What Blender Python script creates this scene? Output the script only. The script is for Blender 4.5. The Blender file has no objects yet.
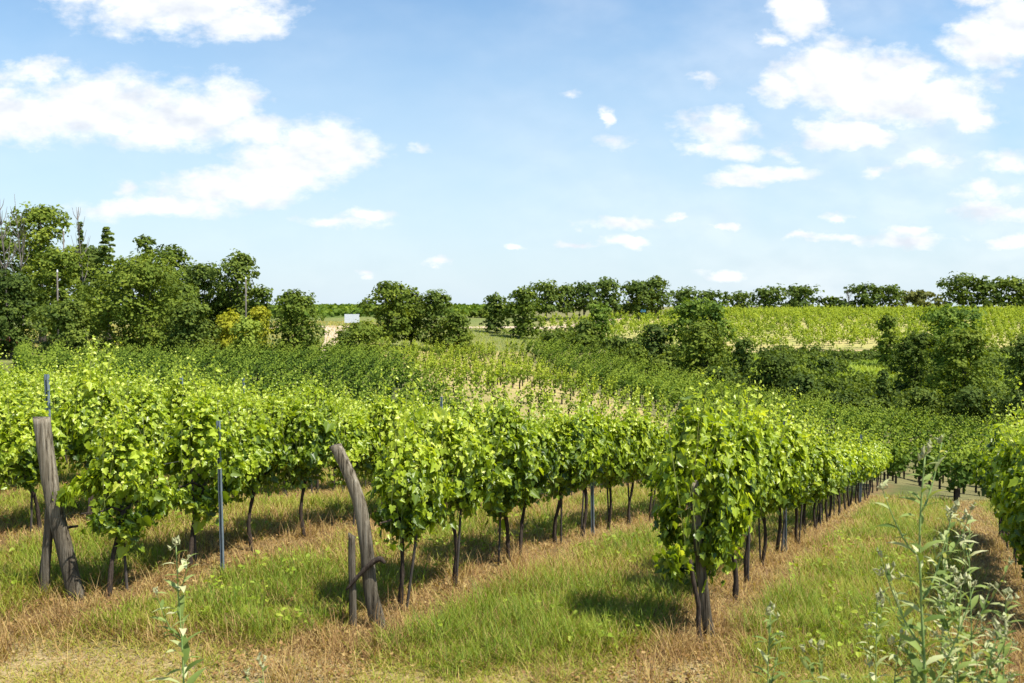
import bpy, math, random
import numpy as np
from mathutils import Vector, Euler
R = math.radians
rng = np.random.default_rng(7)
random.seed(7)
sc = bpy.context.scene
col = sc.collection

# ------------------------------------------------------------------ camera
FPX, EYE, HORIZON = 900.0, 3.1, 306.0
PITCH = math.atan((341.5 - HORIZON) / FPX)
cd = bpy.data.cameras.new('camera'); cam = bpy.data.objects.new('camera', cd); col.objects.link(cam)
cd.sensor_width = 36.0; cd.lens = FPX / 1024 * 36.0
cd.clip_start = 0.1; cd.clip_end = 6000
cd.dof.use_dof = True; cd.dof.focus_distance = 10.5; cd.dof.aperture_fstop = 5.6
cam.location = (0, 0, EYE); cam.rotation_euler = (R(90) - PITCH, 0, 0)
sc.camera = cam

# ------------------------------------------------------------------ light
SUN_EL, SUN_AZ = 60.0, 118.0            # azimuth measured clockwise from +Y
sun_dir = Vector((math.sin(R(SUN_AZ)) * math.cos(R(SUN_EL)), math.cos(R(SUN_AZ)) * math.cos(R(SUN_EL)), math.sin(R(SUN_EL))))
sl = bpy.data.lights.new('sun', 'SUN'); so = bpy.data.objects.new('sun', sl); col.objects.link(so)
sl.energy = 5.0; sl.angle = R(0.53); sl.color = (1.0, 0.955, 0.885)
so.rotation_euler = (-sun_dir).to_track_quat('-Z', 'Y').to_euler()
sc.view_settings.view_transform = 'Standard'
sc.view_settings.look = 'None'
sc.view_settings.gamma = 1.0
sc.view_settings.use_curve_mapping = False
sc.view_settings.exposure = 0.88
try:
    sc.cycles.max_bounces = 8; sc.cycles.transparent_max_bounces = 8
    sc.cycles.diffuse_bounces = 4; sc.cycles.glossy_bounces = 2; sc.cycles.transmission_bounces = 5
    sc.cycles.sample_clamp_indirect = 8.0
    sc.cycles.use_denoising = True
except Exception:
    pass

# clouds: centre, half-size and weight, all as directions on the sky dome (pixels of a 900 px lens)
CLOUDS = [
 (185,8,120,34,1),(238,26,62,22,1),(110,-6,70,20,1),
 (15,118,85,30,1),(105,106,85,36,1),(180,118,75,34,1),(228,106,42,26,1),(255,132,45,22,.9),(45,74,24,14,.8),(5,82,50,14,.6),
 (328,148,62,28,1),(285,166,64,26,1),(232,188,85,20,1),(160,206,95,14,.9),(125,187,16,8,.6),(380,150,26,9,.5),
 (345,224,44,9,.8),(370,215,32,8,.8),(422,149,12,6,.5),(367,273,15,5,.5),
 (608,118,10,10,.8),(616,141,26,9,.45),(572,93,18,5,.4),(618,223,48,9,.75),(626,243,32,9,.7),(573,246,18,6,.6),(515,248,13,5,.4),(442,264,15,6,.5),
 (722,228,12,4,.5),(678,213,14,5,.5),(720,272,30,6,.35),
 (795,18,38,26,1),(762,42,22,12,.6),(835,48,40,20,.55),
 (830,78,66,36,1.1),(872,92,80,42,1.1),(932,106,56,34,1.1),(790,90,36,22,.9),(850,137,58,18,1.1),(955,120,34,18,1),
 (708,79,22,9,.5),(712,128,42,24,.9),(732,150,34,13,.9),(692,146,26,9,.6),(785,153,26,9,.5),
 (768,176,54,12,.95),(738,183,42,10,.9),(988,44,50,30,1),(1016,24,50,40,1),(972,0,40,14,.8),(985,80,40,18,.4),
 (875,171,26,9,.7),(925,162,34,14,.7),(985,188,44,12,.6),(1000,162,46,14,.55),(838,217,22,6,.6),(992,210,46,16,.65),(900,241,48,10,.5),
 (842,240,30,6,.55),(800,241,20,5,.5),(905,228,30,8,.45),(1010,240,40,8,.4)]

def make_world():
    w = bpy.data.worlds.new('World'); sc.world = w; w.use_nodes = True
    nt = w.node_tree; nt.nodes.clear(); N = nt.nodes.new; L = nt.links.new
    out = N('ShaderNodeOutputWorld'); bg = N('ShaderNodeBackground')
    sky = N('ShaderNodeTexSky'); sky.sky_type = 'NISHITA'; sky.sun_disc = False
    sky.sun_elevation = R(SUN_EL); sky.sun_rotation = R(SUN_AZ)
    sky.air_density = 1.0; sky.dust_density = 0.5; sky.ozone_density = 1.3; sky.altitude = 200
    def math_(op, a, b=None, c=None, clamp=False):
        n = N('ShaderNodeMath'); n.operation = op; n.use_clamp = clamp
        for i, v in enumerate((a, b, c)):
            if v is None: continue
            if isinstance(v, (int, float)): n.inputs[i].default_value = v
            else: L(v, n.inputs[i])
        return n.outputs[0]
    tc = N('ShaderNodeTexCoord'); sep = N('ShaderNodeSeparateXYZ'); L(tc.outputs['Generated'], sep.inputs[0])
    yy = math_('MAXIMUM', sep.outputs[1], 0.02)
    u = math_('DIVIDE', sep.outputs[0], yy); v = math_('DIVIDE', sep.outputs[2], yy)
    cmb = N('ShaderNodeCombineXYZ'); L(u, cmb.inputs[0]); L(v, cmb.inputs[1])
    # domain warp
    sc1 = N('ShaderNodeVectorMath'); sc1.operation = 'MULTIPLY'; L(cmb.outputs[0], sc1.inputs[0]); sc1.inputs[1].default_value = (1, 1.7, 1)
    wn = N('ShaderNodeTexNoise'); wn.inputs['Scale'].default_value = 11; wn.inputs['Detail'].default_value = 6; wn.inputs['Roughness'].default_value = .62
    L(sc1.outputs[0], wn.inputs['Vector'])
    wa = N('ShaderNodeVectorMath'); wa.operation = 'MULTIPLY_ADD'; L(wn.outputs['Color'], wa.inputs[0])
    wa.inputs[1].default_value = (.085, .05, 0); wa.inputs[2].default_value = (-.0425, -.025, 0)
    wp = N('ShaderNodeVectorMath'); wp.operation = 'ADD'; L(cmb.outputs[0], wp.inputs[0]); L(wa.outputs[0], wp.inputs[1])
    acc = None
    for (px, py, a, b, wt) in CLOUDS:
        wt = max(wt, .8) if py > 195 else wt
        cu, cv, ca, cb = (px - 512) / 900, (306 - py) / 900, a * 1.16 / 900, b * 1.2 / 900
        m = N('ShaderNodeVectorMath'); m.operation = 'MULTIPLY_ADD'; L(wp.outputs[0], m.inputs[0])
        m.inputs[1].default_value = (1 / ca, 1 / cb, 0); m.inputs[2].default_value = (-cu / ca, -cv / cb, 0)
        ln = N('ShaderNodeVectorMath'); ln.operation = 'LENGTH'; L(m.outputs[0], ln.inputs[0])
        f = math_('MULTIPLY_ADD', ln.outputs['Value'], -wt, wt)
        acc = f if acc is None else math_('MAXIMUM', acc, f)
    fn = N('ShaderNodeTexNoise'); fn.inputs['Scale'].default_value = 34; fn.inputs['Detail'].default_value = 7; fn.inputs['Roughness'].default_value = .6
    L(sc1.outputs[0], fn.inputs['Vector'])
    fb = math_('MULTIPLY_ADD', fn.outputs['Fac'], 1.1, -.55)
    dens0 = math_('ADD', acc, fb)
    mr = N('ShaderNodeMapRange'); mr.interpolation_type = 'SMOOTHSTEP'; L(dens0, mr.inputs['Value'])
    mr.inputs['From Min'].default_value = -.04; mr.inputs['From Max'].default_value = .70
    front = N('ShaderNodeMapRange'); L(sep.outputs[1], front.inputs['Value']); front.inputs['From Min'].default_value = .05; front.inputs['From Max'].default_value = .2
    dens = math_('MULTIPLY', mr.outputs[0], front.outputs[0])
    # thin veils between the cumulus
    vn = N('ShaderNodeTexNoise'); vn.inputs['Scale'].default_value = 5; vn.inputs['Detail'].default_value = 5; L(sc1.outputs[0], vn.inputs['Vector'])
    vm = N('ShaderNodeMapRange'); L(vn.outputs['Fac'], vm.inputs['Value']); vm.inputs['From Min'].default_value = .35; vm.inputs['From Max'].default_value = .75; vm.inputs['To Max'].default_value = .5
    vr = N('ShaderNodeMapRange'); L(u, vr.inputs['Value']); vr.inputs['From Min'].default_value = -.1; vr.inputs['From Max'].default_value = .55; vr.inputs['To Min'].default_value = .25; vr.inputs['To Max'].default_value = 1.15
    dens = math_('MAXIMUM', dens, math_('MULTIPLY', math_('MULTIPLY', vm.outputs[0], vr.outputs[0]), front.outputs[0]))
    # self-shading: difference of the cloud noise towards the light
    up = N('ShaderNodeVectorMath'); up.operation = 'ADD'; L(sc1.outputs[0], up.inputs[0]); up.inputs[1].default_value = (.006, .02, 0)
    fn2 = N('ShaderNodeTexNoise'); fn2.inputs['Scale'].default_value = 16; fn2.inputs['Detail'].default_value = 4; L(up.outputs[0], fn2.inputs['Vector'])
    fn3 = N('ShaderNodeTexNoise'); fn3.inputs['Scale'].default_value = 16; fn3.inputs['Detail'].default_value = 4; L(sc1.outputs[0], fn3.inputs['Vector'])
    df = math_('SUBTRACT', fn3.outputs['Fac'], fn2.outputs['Fac'])
    lit = math_('MULTIPLY_ADD', df, 3.0, .64, clamp=True)
    cc = N('ShaderNodeMix'); cc.data_type = 'RGBA'; L(lit, cc.inputs[0])
    cc.inputs['A'].default_value = (5.7, 6.1, 6.7, 1); cc.inputs['B'].default_value = (8.2, 8.2, 8.2, 1)
    hz = N('ShaderNodeMapRange'); hz.interpolation_type = 'SMOOTHSTEP'; L(v, hz.inputs['Value'])
    hz.inputs['From Min'].default_value = -.05; hz.inputs['From Max'].default_value = .36; hz.inputs['To Min'].default_value = 1.15; hz.inputs['To Max'].default_value = 1.35
    skm = N('ShaderNodeVectorMath'); skm.operation = 'SCALE'; L(sky.outputs[0], skm.inputs[0]); L(hz.outputs[0], skm.inputs['Scale'])
    tn = N('ShaderNodeVectorMath'); tn.operation = 'MULTIPLY'; L(skm.outputs[0], tn.inputs[0]); tn.inputs[1].default_value = (.84, 1.0, 1.02)
    hm = N('ShaderNodeMapRange'); L(v, hm.inputs['Value']); hm.inputs['From Min'].default_value = .0; hm.inputs['From Max'].default_value = .34; hm.inputs['To Min'].default_value = .93; hm.inputs['To Max'].default_value = .0
    hx = N('ShaderNodeMix'); hx.data_type = 'RGBA'; L(hm.outputs[0], hx.inputs[0]); L(tn.outputs[0], hx.inputs['A']); hx.inputs['B'].default_value = (5.1, 6.05, 6.8, 1)
    mx = N('ShaderNodeMix'); mx.data_type = 'RGBA'; L(dens, mx.inputs[0]); L(hx.outputs[2], mx.inputs['A']); L(cc.outputs[2], mx.inputs['B'])
    L(mx.outputs[2], bg.inputs[0]); bg.inputs[1].default_value = 0.078
    L(bg.outputs[0], out.inputs[0])
    w.cycles.sampling_method = 'MANUAL'; w.cycles.sample_map_resolution = 512
make_world()

# ------------------------------------------------------------------ helpers
def tag(o, label=None, cat=None, group=None, kind=None):
    if label: o['label'] = label
    if cat: o['category'] = cat
    if group: o['group'] = group
    if kind: o['kind'] = kind
    return o
def empty(name, loc=(0, 0, 0), rz=0.0):
    o = bpy.data.objects.new(name, None); col.objects.link(o)
    o.location = loc; o.rotation_euler = (0, 0, rz); o.empty_display_size = .1
    return o
def norm(a): return a / np.maximum(np.linalg.norm(a, axis=-1, keepdims=True), 1e-9)

class MB:
    """collects shapes and links them as ONE mesh object"""
    def __init__(s): s.V, s.L, s.T, s.M, s.A, s.n = [], [], [], [], [], 0
    def add(s, V, faces_loops, totals, mat=0, tint=None):
        V = np.asarray(V, np.float32).reshape(-1, 3)
        s.V.append(V); s.L.append(np.asarray(faces_loops, np.int32) + s.n); t = np.asarray(totals, np.int32)
        s.T.append(t); s.M.append(np.full(len(t), mat, np.int32))
        s.A.append(np.full(len(V), .5, np.float32) if tint is None else np.broadcast_to(np.asarray(tint, np.float32), (len(V),)))
        s.n += len(V)
    def faces(s, V, F, mat=0, tint=None):
        s.add(V, [i for f in F for i in f], [len(f) for f in F], mat, tint)
    def stamp(s, tmpl, P, X, Y, Z, S, mat=0, tint=None):
        """tmpl = (verts, faces); one copy per row of P with axes X, Y, Z and size S"""
        tv, tf = tmpl; tv = np.asarray(tv, np.float32); k = len(tv); n = len(P)
        if n == 0: return
        S = np.broadcast_to(np.asarray(S, np.float32), (n,))
        V = P[:, None, :] + S[:, None, None] * (tv[None, :, 0:1] * X[:, None, :] + tv[None, :, 1:2] * Y[:, None, :] + tv[None, :, 2:3] * Z[:, None, :])
        fl = np.array([i for f in tf for i in f], np.int32); ft = np.array([len(f) for f in tf], np.int32)
        loops = (fl[None, :] + (np.arange(n) * k)[:, None]).ravel()
        t = None if tint is None else np.repeat(np.broadcast_to(np.asarray(tint, np.float32), (n,)), k)
        s.add(V.reshape(-1, 3), loops, np.tile(ft, n), mat, t)
    def tube(s, path, rad, sides=6, mat=0, tint=None, cap=True, lump=0.0):
        path = np.asarray(path, float); n = len(path); rad = np.broadcast_to(np.asarray(rad, float), (n,))
        tan = norm(np.gradient(path, axis=0))
        ref = np.array([0.3, 0.95, .1]) if abs(tan[0, 2]) > .5 else np.array([0, 0, 1.0])
        a = norm(np.cross(tan, ref)); b = np.cross(tan, a)
        th = np.linspace(0, 2 * np.pi, sides, endpoint=False)
        rr = rad[:, None] * (1 + lump * rng.uniform(-1, 1, (n, sides)))
        V = path[:, None, :] + rr[..., None] * (np.cos(th)[None, :, None] * a[:, None, :] + np.sin(th)[None, :, None] * b[:, None, :])
        F = [[i * sides + j, i * sides + (j + 1) % sides, (i + 1) * sides + (j + 1) % sides, (i + 1) * sides + j] for i in range(n - 1) for j in range(sides)]
        if cap: F += [list(range(sides))[::-1], [(n - 1) * sides + j for j in range(sides)]]
        s.faces(V.reshape(-1, 3), F, mat, tint)
    def box(s, c, size, mat=0, rot=0.0, bev=0.0):
        x, y, z = np.array(size) / 2; b = bev
        if b:
            pr = [(-x + b, -y), (x - b, -y), (x, -y + b), (x, y - b), (x - b, y), (-x + b, y), (-x, y - b), (-x, -y + b)]
        else: pr = [(-x, -y), (x, -y), (x, y), (-x, y)]
        k = len(pr); cr, sr = math.cos(rot), math.sin(rot)
        V = [(c[0] + px * cr - py * sr, c[1] + px * sr + py * cr, c[2] + zz) for zz in (-z, z) for px, py in pr]
        F = [[j, (j + 1) % k, k + (j + 1) % k, k + j] for j in range(k)] + [list(range(k))[::-1], list(range(k, 2 * k))]
        s.faces(V, F, mat)
    def mesh(s, name, mats, smooth=False):
        me = bpy.data.meshes.new(name)
        V = np.concatenate(s.V); Lp = np.concatenate(s.L); T = np.concatenate(s.T)
        me.vertices.add(len(V)); me.vertices.foreach_set('co', V.ravel())
        me.loops.add(len(Lp)); me.loops.foreach_set('vertex_index', Lp)
        me.polygons.add(len(T)); st = np.concatenate([[0], np.cumsum(T)[:-1]]).astype(np.int32)
        me.polygons.foreach_set('loop_start', st); me.polygons.foreach_set('loop_total', T)
        me.polygons.foreach_set('material_index', np.concatenate(s.M))
        me.polygons.foreach_set('use_smooth', np.full(len(T), smooth))
        for m in (mats if isinstance(mats, (list, tuple)) else [mats]): me.materials.append(m)
        at = me.attributes.new('tint', 'FLOAT', 'POINT'); at.data.foreach_set('value', np.concatenate(s.A).astype(np.float32))
        me.update(calc_edges=True)
        return me
    def build(s, name, mats, parent=None, smooth=False):
        o = bpy.data.objects.new(name, s.mesh(name, mats, smooth)); col.objects.link(o)
        if parent: o.parent = parent
        return o
def link_mesh(name, me, parent=None, loc=None):
    o = bpy.data.objects.new(name, me); col.objects.link(o)
    if parent: o.parent = parent
    if loc is not None: o.location = loc
    return o
def copy_tree(o, parent=None):
    c = o.copy(); col.objects.link(c); c.parent = parent
    for ch in list(o.children): copy_tree(ch, c)
    return c

# photo pixel + depth -> point
cp, sp = math.cos(PITCH), math.sin(PITCH)
def at(px, py, d):
    x, y = (px - 512) / FPX, (341.5 - py) / FPX
    dy, dz = cp + y * sp, -sp + y * cp
    k = d / dy
    return np.array([x * k, d, EYE + dz * k])

# ------------------------------------------------------------------ materials
def mat_base(name):
    m = bpy.data.materials.new(name); m.use_nodes = True; nt = m.node_tree; nt.nodes.clear()
    return m, nt, nt.nodes.new, nt.links.new
def ramp(N, stops):
    r = N('ShaderNodeValToRGB'); e = r.color_ramp.elements
    while len(e) < len(stops): e.new(.5)
    for q, (p, c) in zip(e, stops): q.position = p; q.color = (*c, 1)
    return r
def leaf_mat(name, stops, trans=.35, rough=.5, spec=.35, objvar=.2, gain=1.0):
    m, nt, N, L = mat_base(name)
    out = N('ShaderNodeOutputMaterial'); at_ = N('ShaderNodeAttribute'); at_.attribute_name = 'tint'
    oi = N('ShaderNodeObjectInfo')
    mm = N('ShaderNodeMath'); mm.operation = 'MULTIPLY_ADD'; L(oi.outputs['Random'], mm.inputs[0]); mm.inputs[1].default_value = objvar; mm.inputs[2].default_value = -objvar / 2
    ad = N('ShaderNodeMath'); ad.operation = 'ADD'; L(at_.outputs['Fac'], ad.inputs[0]); L(mm.outputs[0], ad.inputs[1])
    r = ramp(N, stops); L(ad.outputs[0], r.inputs[0])
    p = N('ShaderNodeBsdfPrincipled'); L(r.outputs[0], p.inputs['Base Color']); p.inputs['Roughness'].default_value = rough; p.inputs['Specular IOR Level'].default_value = spec
    t = N('ShaderNodeBsdfTranslucent')
    tc = N('ShaderNodeMix'); tc.data_type = 'RGBA'; tc.blend_type = 'MULTIPLY'; tc.inputs[0].default_value = 1; L(r.outputs[0], tc.inputs['A']); tc.inputs['B'].default_value = (1.5 * gain, 1.45 * gain, .45 * gain, 1)
    L(tc.outputs[2], t.inputs[0])
    mx = N('ShaderNodeMixShader'); mx.inputs[0].default_value = trans; L(p.outputs[0], mx.inputs[1]); L(t.outputs[0], mx.inputs[2]); L(mx.outputs[0], out.inputs[0])
    return m
def noise_mat(name, stops, scale=(1, 1, 1), nscale=4.0, detail=6, rough=.8, bump=.4, spec=.2, metallic=0.0, bdist=.02):
    m, nt, N, L = mat_base(name)
    out = N('ShaderNodeOutputMaterial'); tc = N('ShaderNodeTexCoord'); mp = N('ShaderNodeMapping'); mp.inputs['Scale'].default_value = scale
    L(tc.outputs['Object'], mp.inputs[0]); n = N('ShaderNodeTexNoise'); n.inputs['Scale'].default_value = nscale; n.inputs['Detail'].default_value = detail; n.inputs['Roughness'].default_value = .65
    L(mp.outputs[0], n.inputs['Vector']); r = ramp(N, stops); L(n.outputs['Fac'], r.inputs[0])
    p = N('ShaderNodeBsdfPrincipled'); L(r.outputs[0], p.inputs['Base Color']); p.inputs['Roughness'].default_value = rough
    p.inputs['Specular IOR Level'].default_value = spec; p.inputs['Metallic'].default_value = metallic
    b = N('ShaderNodeBump'); b.inputs['Strength'].default_value = bump; b.inputs['Distance'].default_value = bdist; L(n.outputs['Fac'], b.inputs['Height']); L(b.outputs[0], p.inputs['Normal'])
    L(p.outputs[0], out.inputs[0]); return m

M = {}
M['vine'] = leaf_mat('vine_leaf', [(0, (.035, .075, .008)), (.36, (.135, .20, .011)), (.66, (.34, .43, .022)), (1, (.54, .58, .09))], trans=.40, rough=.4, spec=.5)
M['vine_mid'] = leaf_mat('vine_leaf_mid', [(0, (.03, .058, .010)), (.5, (.085, .14, .016)), (1, (.22, .28, .03))], trans=.3, spec=.1, rough=.7)
M['vine_young'] = leaf_mat('vine_leaf_young', [(0, (.055, .095, .012)), (.5, (.16, .22, .018)), (1, (.36, .41, .04))], trans=.32, spec=.12, rough=.7)
M['shoot'] = noise_mat('vine_shoot', [(.3, (.14, .2, .04)), (.7, (.22, .2, .07))], nscale=20)
M['bark'] = noise_mat('vine_bark', [(.3, (.018, .013, .010)), (.55, (.055, .04, .03)), (.75, (.12, .095, .07))], (1, 1, .18), 60, bump=.9, rough=.95)
M['stake'] = noise_mat('stake_wood', [(.3, (.03, .025, .022)), (.7, (.11, .095, .08))], (1, 1, .06), 90, bump=.5, rough=.9)
M['post'] = None
M['steel'] = noise_mat('galvanised_steel', [(.3, (.12, .16, .19)), (.7, (.24, .29, .33))], (1, 1, .3), 30, rough=.5, bump=.1, metallic=.35, spec=.4)
M['wire'] = noise_mat('wire', [(.3, (.12, .12, .12)), (.7, (.2, .2, .2))], metallic=.7, rough=.45)
M['tree'] = leaf_mat('tree_leaf', [(0, (.034, .056, .010)), (.5, (.115, .16, .018)), (1, (.25, .29, .035))], trans=.28, objvar=.25, spec=.12, rough=.7)
M['tree_dark'] = leaf_mat('tree_leaf_dark', [(0, (.028, .05, .012)), (.5, (.085, .125, .02)), (1, (.19, .23, .032))], trans=.28, objvar=.2, spec=.12, rough=.7)
M['tree_pale'] = leaf_mat('tree_leaf_pale', [(0, (.05, .095, .016)), (.5, (.15, .22, .03)), (1, (.28, .34, .05))], trans=.34, objvar=.2, spec=.12, rough=.7)
M['tree_yellow'] = leaf_mat('tree_leaf_yellow', [(0, (.12, .14, .012)), (.5, (.28, .29, .02)), (1, (.44, .41, .04))], trans=.34, objvar=.1, spec=.12, rough=.7)
M['tree_olive'] = leaf_mat('tree_leaf_olive', [(0, (.055, .065, .015)), (.5, (.13, .14, .03)), (1, (.22, .21, .05))], trans=.24, spec=.12, rough=.7)
M['wood'] = noise_mat('tree_bark', [(.3, (.05, .04, .03)), (.7, (.15, .125, .1))], (1, 1, .3), 3, bump=.5)
M['deadwood'] = noise_mat('dead_wood', [(.3, (.09, .075, .06)), (.7, (.2, .175, .15))], (1, 1, .3), 3, bump=.4)
M['grass'] = leaf_mat('grass_blade', [(0, (.15, .085, .035)), (.12, (.31, .185, .068)), (.27, (.46, .34, .13)), (.5, (.33, .30, .05)), (.75, (.20, .255, .02)), (1, (.095, .16, .012))], trans=.3, rough=.6, spec=.2)
M['meadow'] = leaf_mat('meadow_blade', [(0, (.09, .14, .012)), (.5, (.21, .29, .016)), (1, (.32, .37, .03))], trans=.3, rough=.6)
M['weed'] = leaf_mat('weed_leaf', [(0, (.08, .125, .025)), (.5, (.21, .27, .075)), (1, (.48, .48, .27))], trans=.28, rough=.65, spec=.12)
M['weed_stem'] = noise_mat('weed_stem', [(.3, (.12, .2, .05)), (.7, (.22, .28, .09))], nscale=14, rough=.6)
M['bud'] = noise_mat('weed_bud', [(.3, (.2, .22, .09)), (.7, (.42, .40, .22))], nscale=40, rough=.8)
M['white'] = noise_mat('white_board', [(.3, (.66, .69, .74)), (.7, (.8, .82, .85))], nscale=2, rough=.5, bump=.02)
M['blue'] = noise_mat('blue_panel', [(.3, (.12, .38, .75)), (.7, (.2, .48, .82))], nscale=2, rough=.5, bump=.02)
M['red'] = noise_mat('red_paint', [(.3, (.5, .03, .035)), (.7, (.58, .05, .05))], nscale=2, rough=.3, bump=.0, spec=.5)
M['glass'] = noise_mat('car_glass', [(.3, (.02, .025, .03)), (.7, (.03, .035, .04))], rough=.08, bump=0, spec=.6)
M['rubber'] = noise_mat('rubber', [(.3, (.02, .02, .02)), (.7, (.035, .035, .035))], rough=.85)
M['dirt'] = noise_mat('dry_dirt', [(.25, (.24, .19, .07)), (.5, (.38, .28, .13)), (.75, (.46, .35, .19))], nscale=.5, detail=9, bump=.5, bdist=.05, rough=.95)
M['sand'] = noise_mat('sandy_track', [(.25, (.33, .24, .15)), (.6, (.46, .36, .25)), (.8, (.54, .44, .33))], nscale=.6, detail=9, bump=.5, bdist=.05, rough=.95)

def post_mat():
    m, nt, N, L = mat_base('weathered_post')
    out = N('ShaderNodeOutputMaterial'); tc = N('ShaderNodeTexCoord'); mp = N('ShaderNodeMapping'); mp.inputs['Scale'].default_value = (1, 1, .035); L(tc.outputs['Object'], mp.inputs[0])
    n = N('ShaderNodeTexNoise'); n.inputs['Scale'].default_value = 38; n.inputs['Detail'].default_value = 8; n.inputs['Roughness'].default_value = .7; L(mp.outputs[0], n.inputs['Vector'])
    r = ramp(N, [(.36, (.02, .016, .012)), (.43, (.13, .105, .07)), (.58, (.28, .24, .175)), (.78, (.46, .42, .34))]); L(n.outputs['Fac'], r.inputs[0])
    n2 = N('ShaderNodeTexNoise'); n2.inputs['Scale'].default_value = 3.5; n2.inputs['Detail'].default_value = 6; L(tc.outputs['Object'], n2.inputs['Vector'])
    # wood colour darker towards the bottom, with an irregular edge
    sp_ = N('ShaderNodeSeparateXYZ'); L(tc.outputs['Object'], sp_.inputs[0])
    ad = N('ShaderNodeMath'); ad.operation = 'MULTIPLY_ADD'; L(n2.outputs['Fac'], ad.inputs[0]); ad.inputs[1].default_value = 1.1; L(sp_.outputs[2], ad.inputs[2])
    mr = N('ShaderNodeMapRange'); L(ad.outputs[0], mr.inputs['Value']); mr.inputs['From Min'].default_value = 1.2; mr.inputs['From Max'].default_value = 1.75
    mr.inputs['To Min'].default_value = .5; mr.inputs['To Max'].default_value = 1.0
    mu = N('ShaderNodeVectorMath'); mu.operation = 'SCALE'; L(r.outputs[0], mu.inputs[0]); L(mr.outputs[0], mu.inputs['Scale'])
    p = N('ShaderNodeBsdfPrincipled'); L(mu.outputs[0], p.inputs['Base Color']); p.inputs['Roughness'].default_value = .92; p.inputs['Specular IOR Level'].default_value = .15
    b = N('ShaderNodeBump'); b.inputs['Strength'].default_value = 1.0; b.inputs['Distance'].default_value = .03; L(n.outputs['Fac'], b.inputs['Height']); L(b.outputs[0], p.inputs['Normal'])
    L(p.outputs[0], out.inputs[0]); return m
M['post'] = post_mat()

# ------------------------------------------------------------------ terrain
CTRL = [(-6, 7, .15), (0, 7, .02), (6, 7, 0), (-15, 8, .4), (13, 8, -.2), (-6, -2, .15), (0, -2, 0), (6, -2, 0), (-20, 0, .4), (20, 0, -.3),
        (-4.5, 9.3, .12), (-.64, 9.75, -.02), (1.8, 8.2, 0), (3.7, 12.3, -.45), (.67, 12.3, -.25), (3.2, 18.5, -1.2), (7.35, 20, -1.6), (15.5, 36, -4.1),
        (-3.5, 10.1, .15), (-5.2, 12.7, .2), (-6.2, 17, -.25),
        (-25, 22, .1), (-45, 80, -1.9), (-30, 80, -2.1), (-45, 55, -1.2), (-25, 55, -2.0), (-8, 50, -2.6),
        (-90, 100, -1), (-150, 200, .6), (110, 60, -6.4), (110, 100, -5.5), (190, 200, -.6), (60, 30, -4.2), (40, 15, -2.2), (-60, 30, .3), (230, 120, -5), (-120, 60, 0)]
for px, py, d in [(320, 357, 90), (390, 354, 100), (450, 348, 115), (560, 349, 115), (540, 402, 55), (460, 388, 60), (640, 367, 105), (700, 386, 95), (760, 404, 85), (850, 420, 78),
                  (1000, 436, 70), (960, 490, 42), (850, 392, 100), (1000, 398, 100), (850, 351, 140), (1000, 353, 140), (720, 352, 140), (640, 345, 140), (850, 312, 260), (1000, 312, 260), (700, 313, 250),
                  (600, 321, 185), (560, 330, 165), (510, 326, 160), (330, 328, 130), (330, 319, 180), (200, 320, 180), (60, 335, 120), (400, 310, 300), (100, 312, 300), (800, 310, 340), (1010, 310, 340), (560, 311, 320)]:
    CTRL.append(tuple(at(px, py, d)))
# canopy skyline of the near block: ground there lies a vine's height below it
for px, yt, ds in [(-60, 351, (25, 36)), (30, 357, (22, 29, 37)), (150, 368, (21, 29, 37)), (300, 384, (20, 28, 37)), (400, 392, (20, 28, 37)), (500, 402, (20, 28, 37)), (600, 407, (22, 29, 37)), (700, 419, (22, 29, 37)), (800, 431, (28, 36))]:
    for d in ds: CTRL.append((*at(px, yt, d)[:2], at(px, yt, d)[2] - 2.02))
CT = np.array(CTRL, float); SCL = 50.0
def _phi(r2): return np.where(r2 > 1e-12, .5 * r2 * np.log(np.maximum(r2, 1e-12)), 0)
_n = len(CT); _q = CT[:, :2] / SCL
_K = _phi(((_q[:, None] - _q[None]) ** 2).sum(-1)) + np.eye(_n) * 2e-3
_Pm = np.c_[np.ones(_n), _q]
_A = np.block([[_K, _Pm], [_Pm.T, np.zeros((3, 3))]])
_w = np.linalg.solve(_A, np.r_[CT[:, 2], 0, 0, 0])
def sstep(a, b, x):
    t = np.clip((x - a) / (b - a), 0, 1); return t * t * (3 - 2 * t)
def height(x, y):
    x = np.asarray(x, float); y = np.asarray(y, float); sh = np.broadcast(x, y).shape
    X = np.broadcast_to(x, sh).ravel(); Y = np.broadcast_to(y, sh).ravel()
    z = np.empty(len(X))
    for i in range(0, len(X), 20000):
        q = np.c_[X[i:i + 20000], Y[i:i + 20000]] / SCL
        z[i:i + 20000] = _phi(((q[:, None] - _q[None]) ** 2).sum(-1)) @ _w[:_n] + _w[_n] + q @ _w[_n + 1:]
    z = np.clip(z, -8, 2.4)
    r = np.hypot(X, Y); k = sstep(300, 460, r); z = z * (1 - k) + 1.3 * k
    z = z + 1.55 * (1 - sstep(.8, 6.6, Y)) * (1 - k)
    return z.reshape(sh)
def hz(x, y): return float(height(np.array([x]), np.array([y]))[0])

# row frame: t along the vine rows, s across them
AZ = R(25.5); RD = np.array([math.sin(AZ), math.cos(AZ)]); RN = np.array([math.cos(AZ), -math.sin(AZ)])
ROW2_S = -1.26 * RN[0] + 8.6 * RN[1]; SPACING = 2.76
def row_s(k): return ROW2_S + SPACING * (k - 2) + (.38 if k >= 4 else 0)

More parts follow.
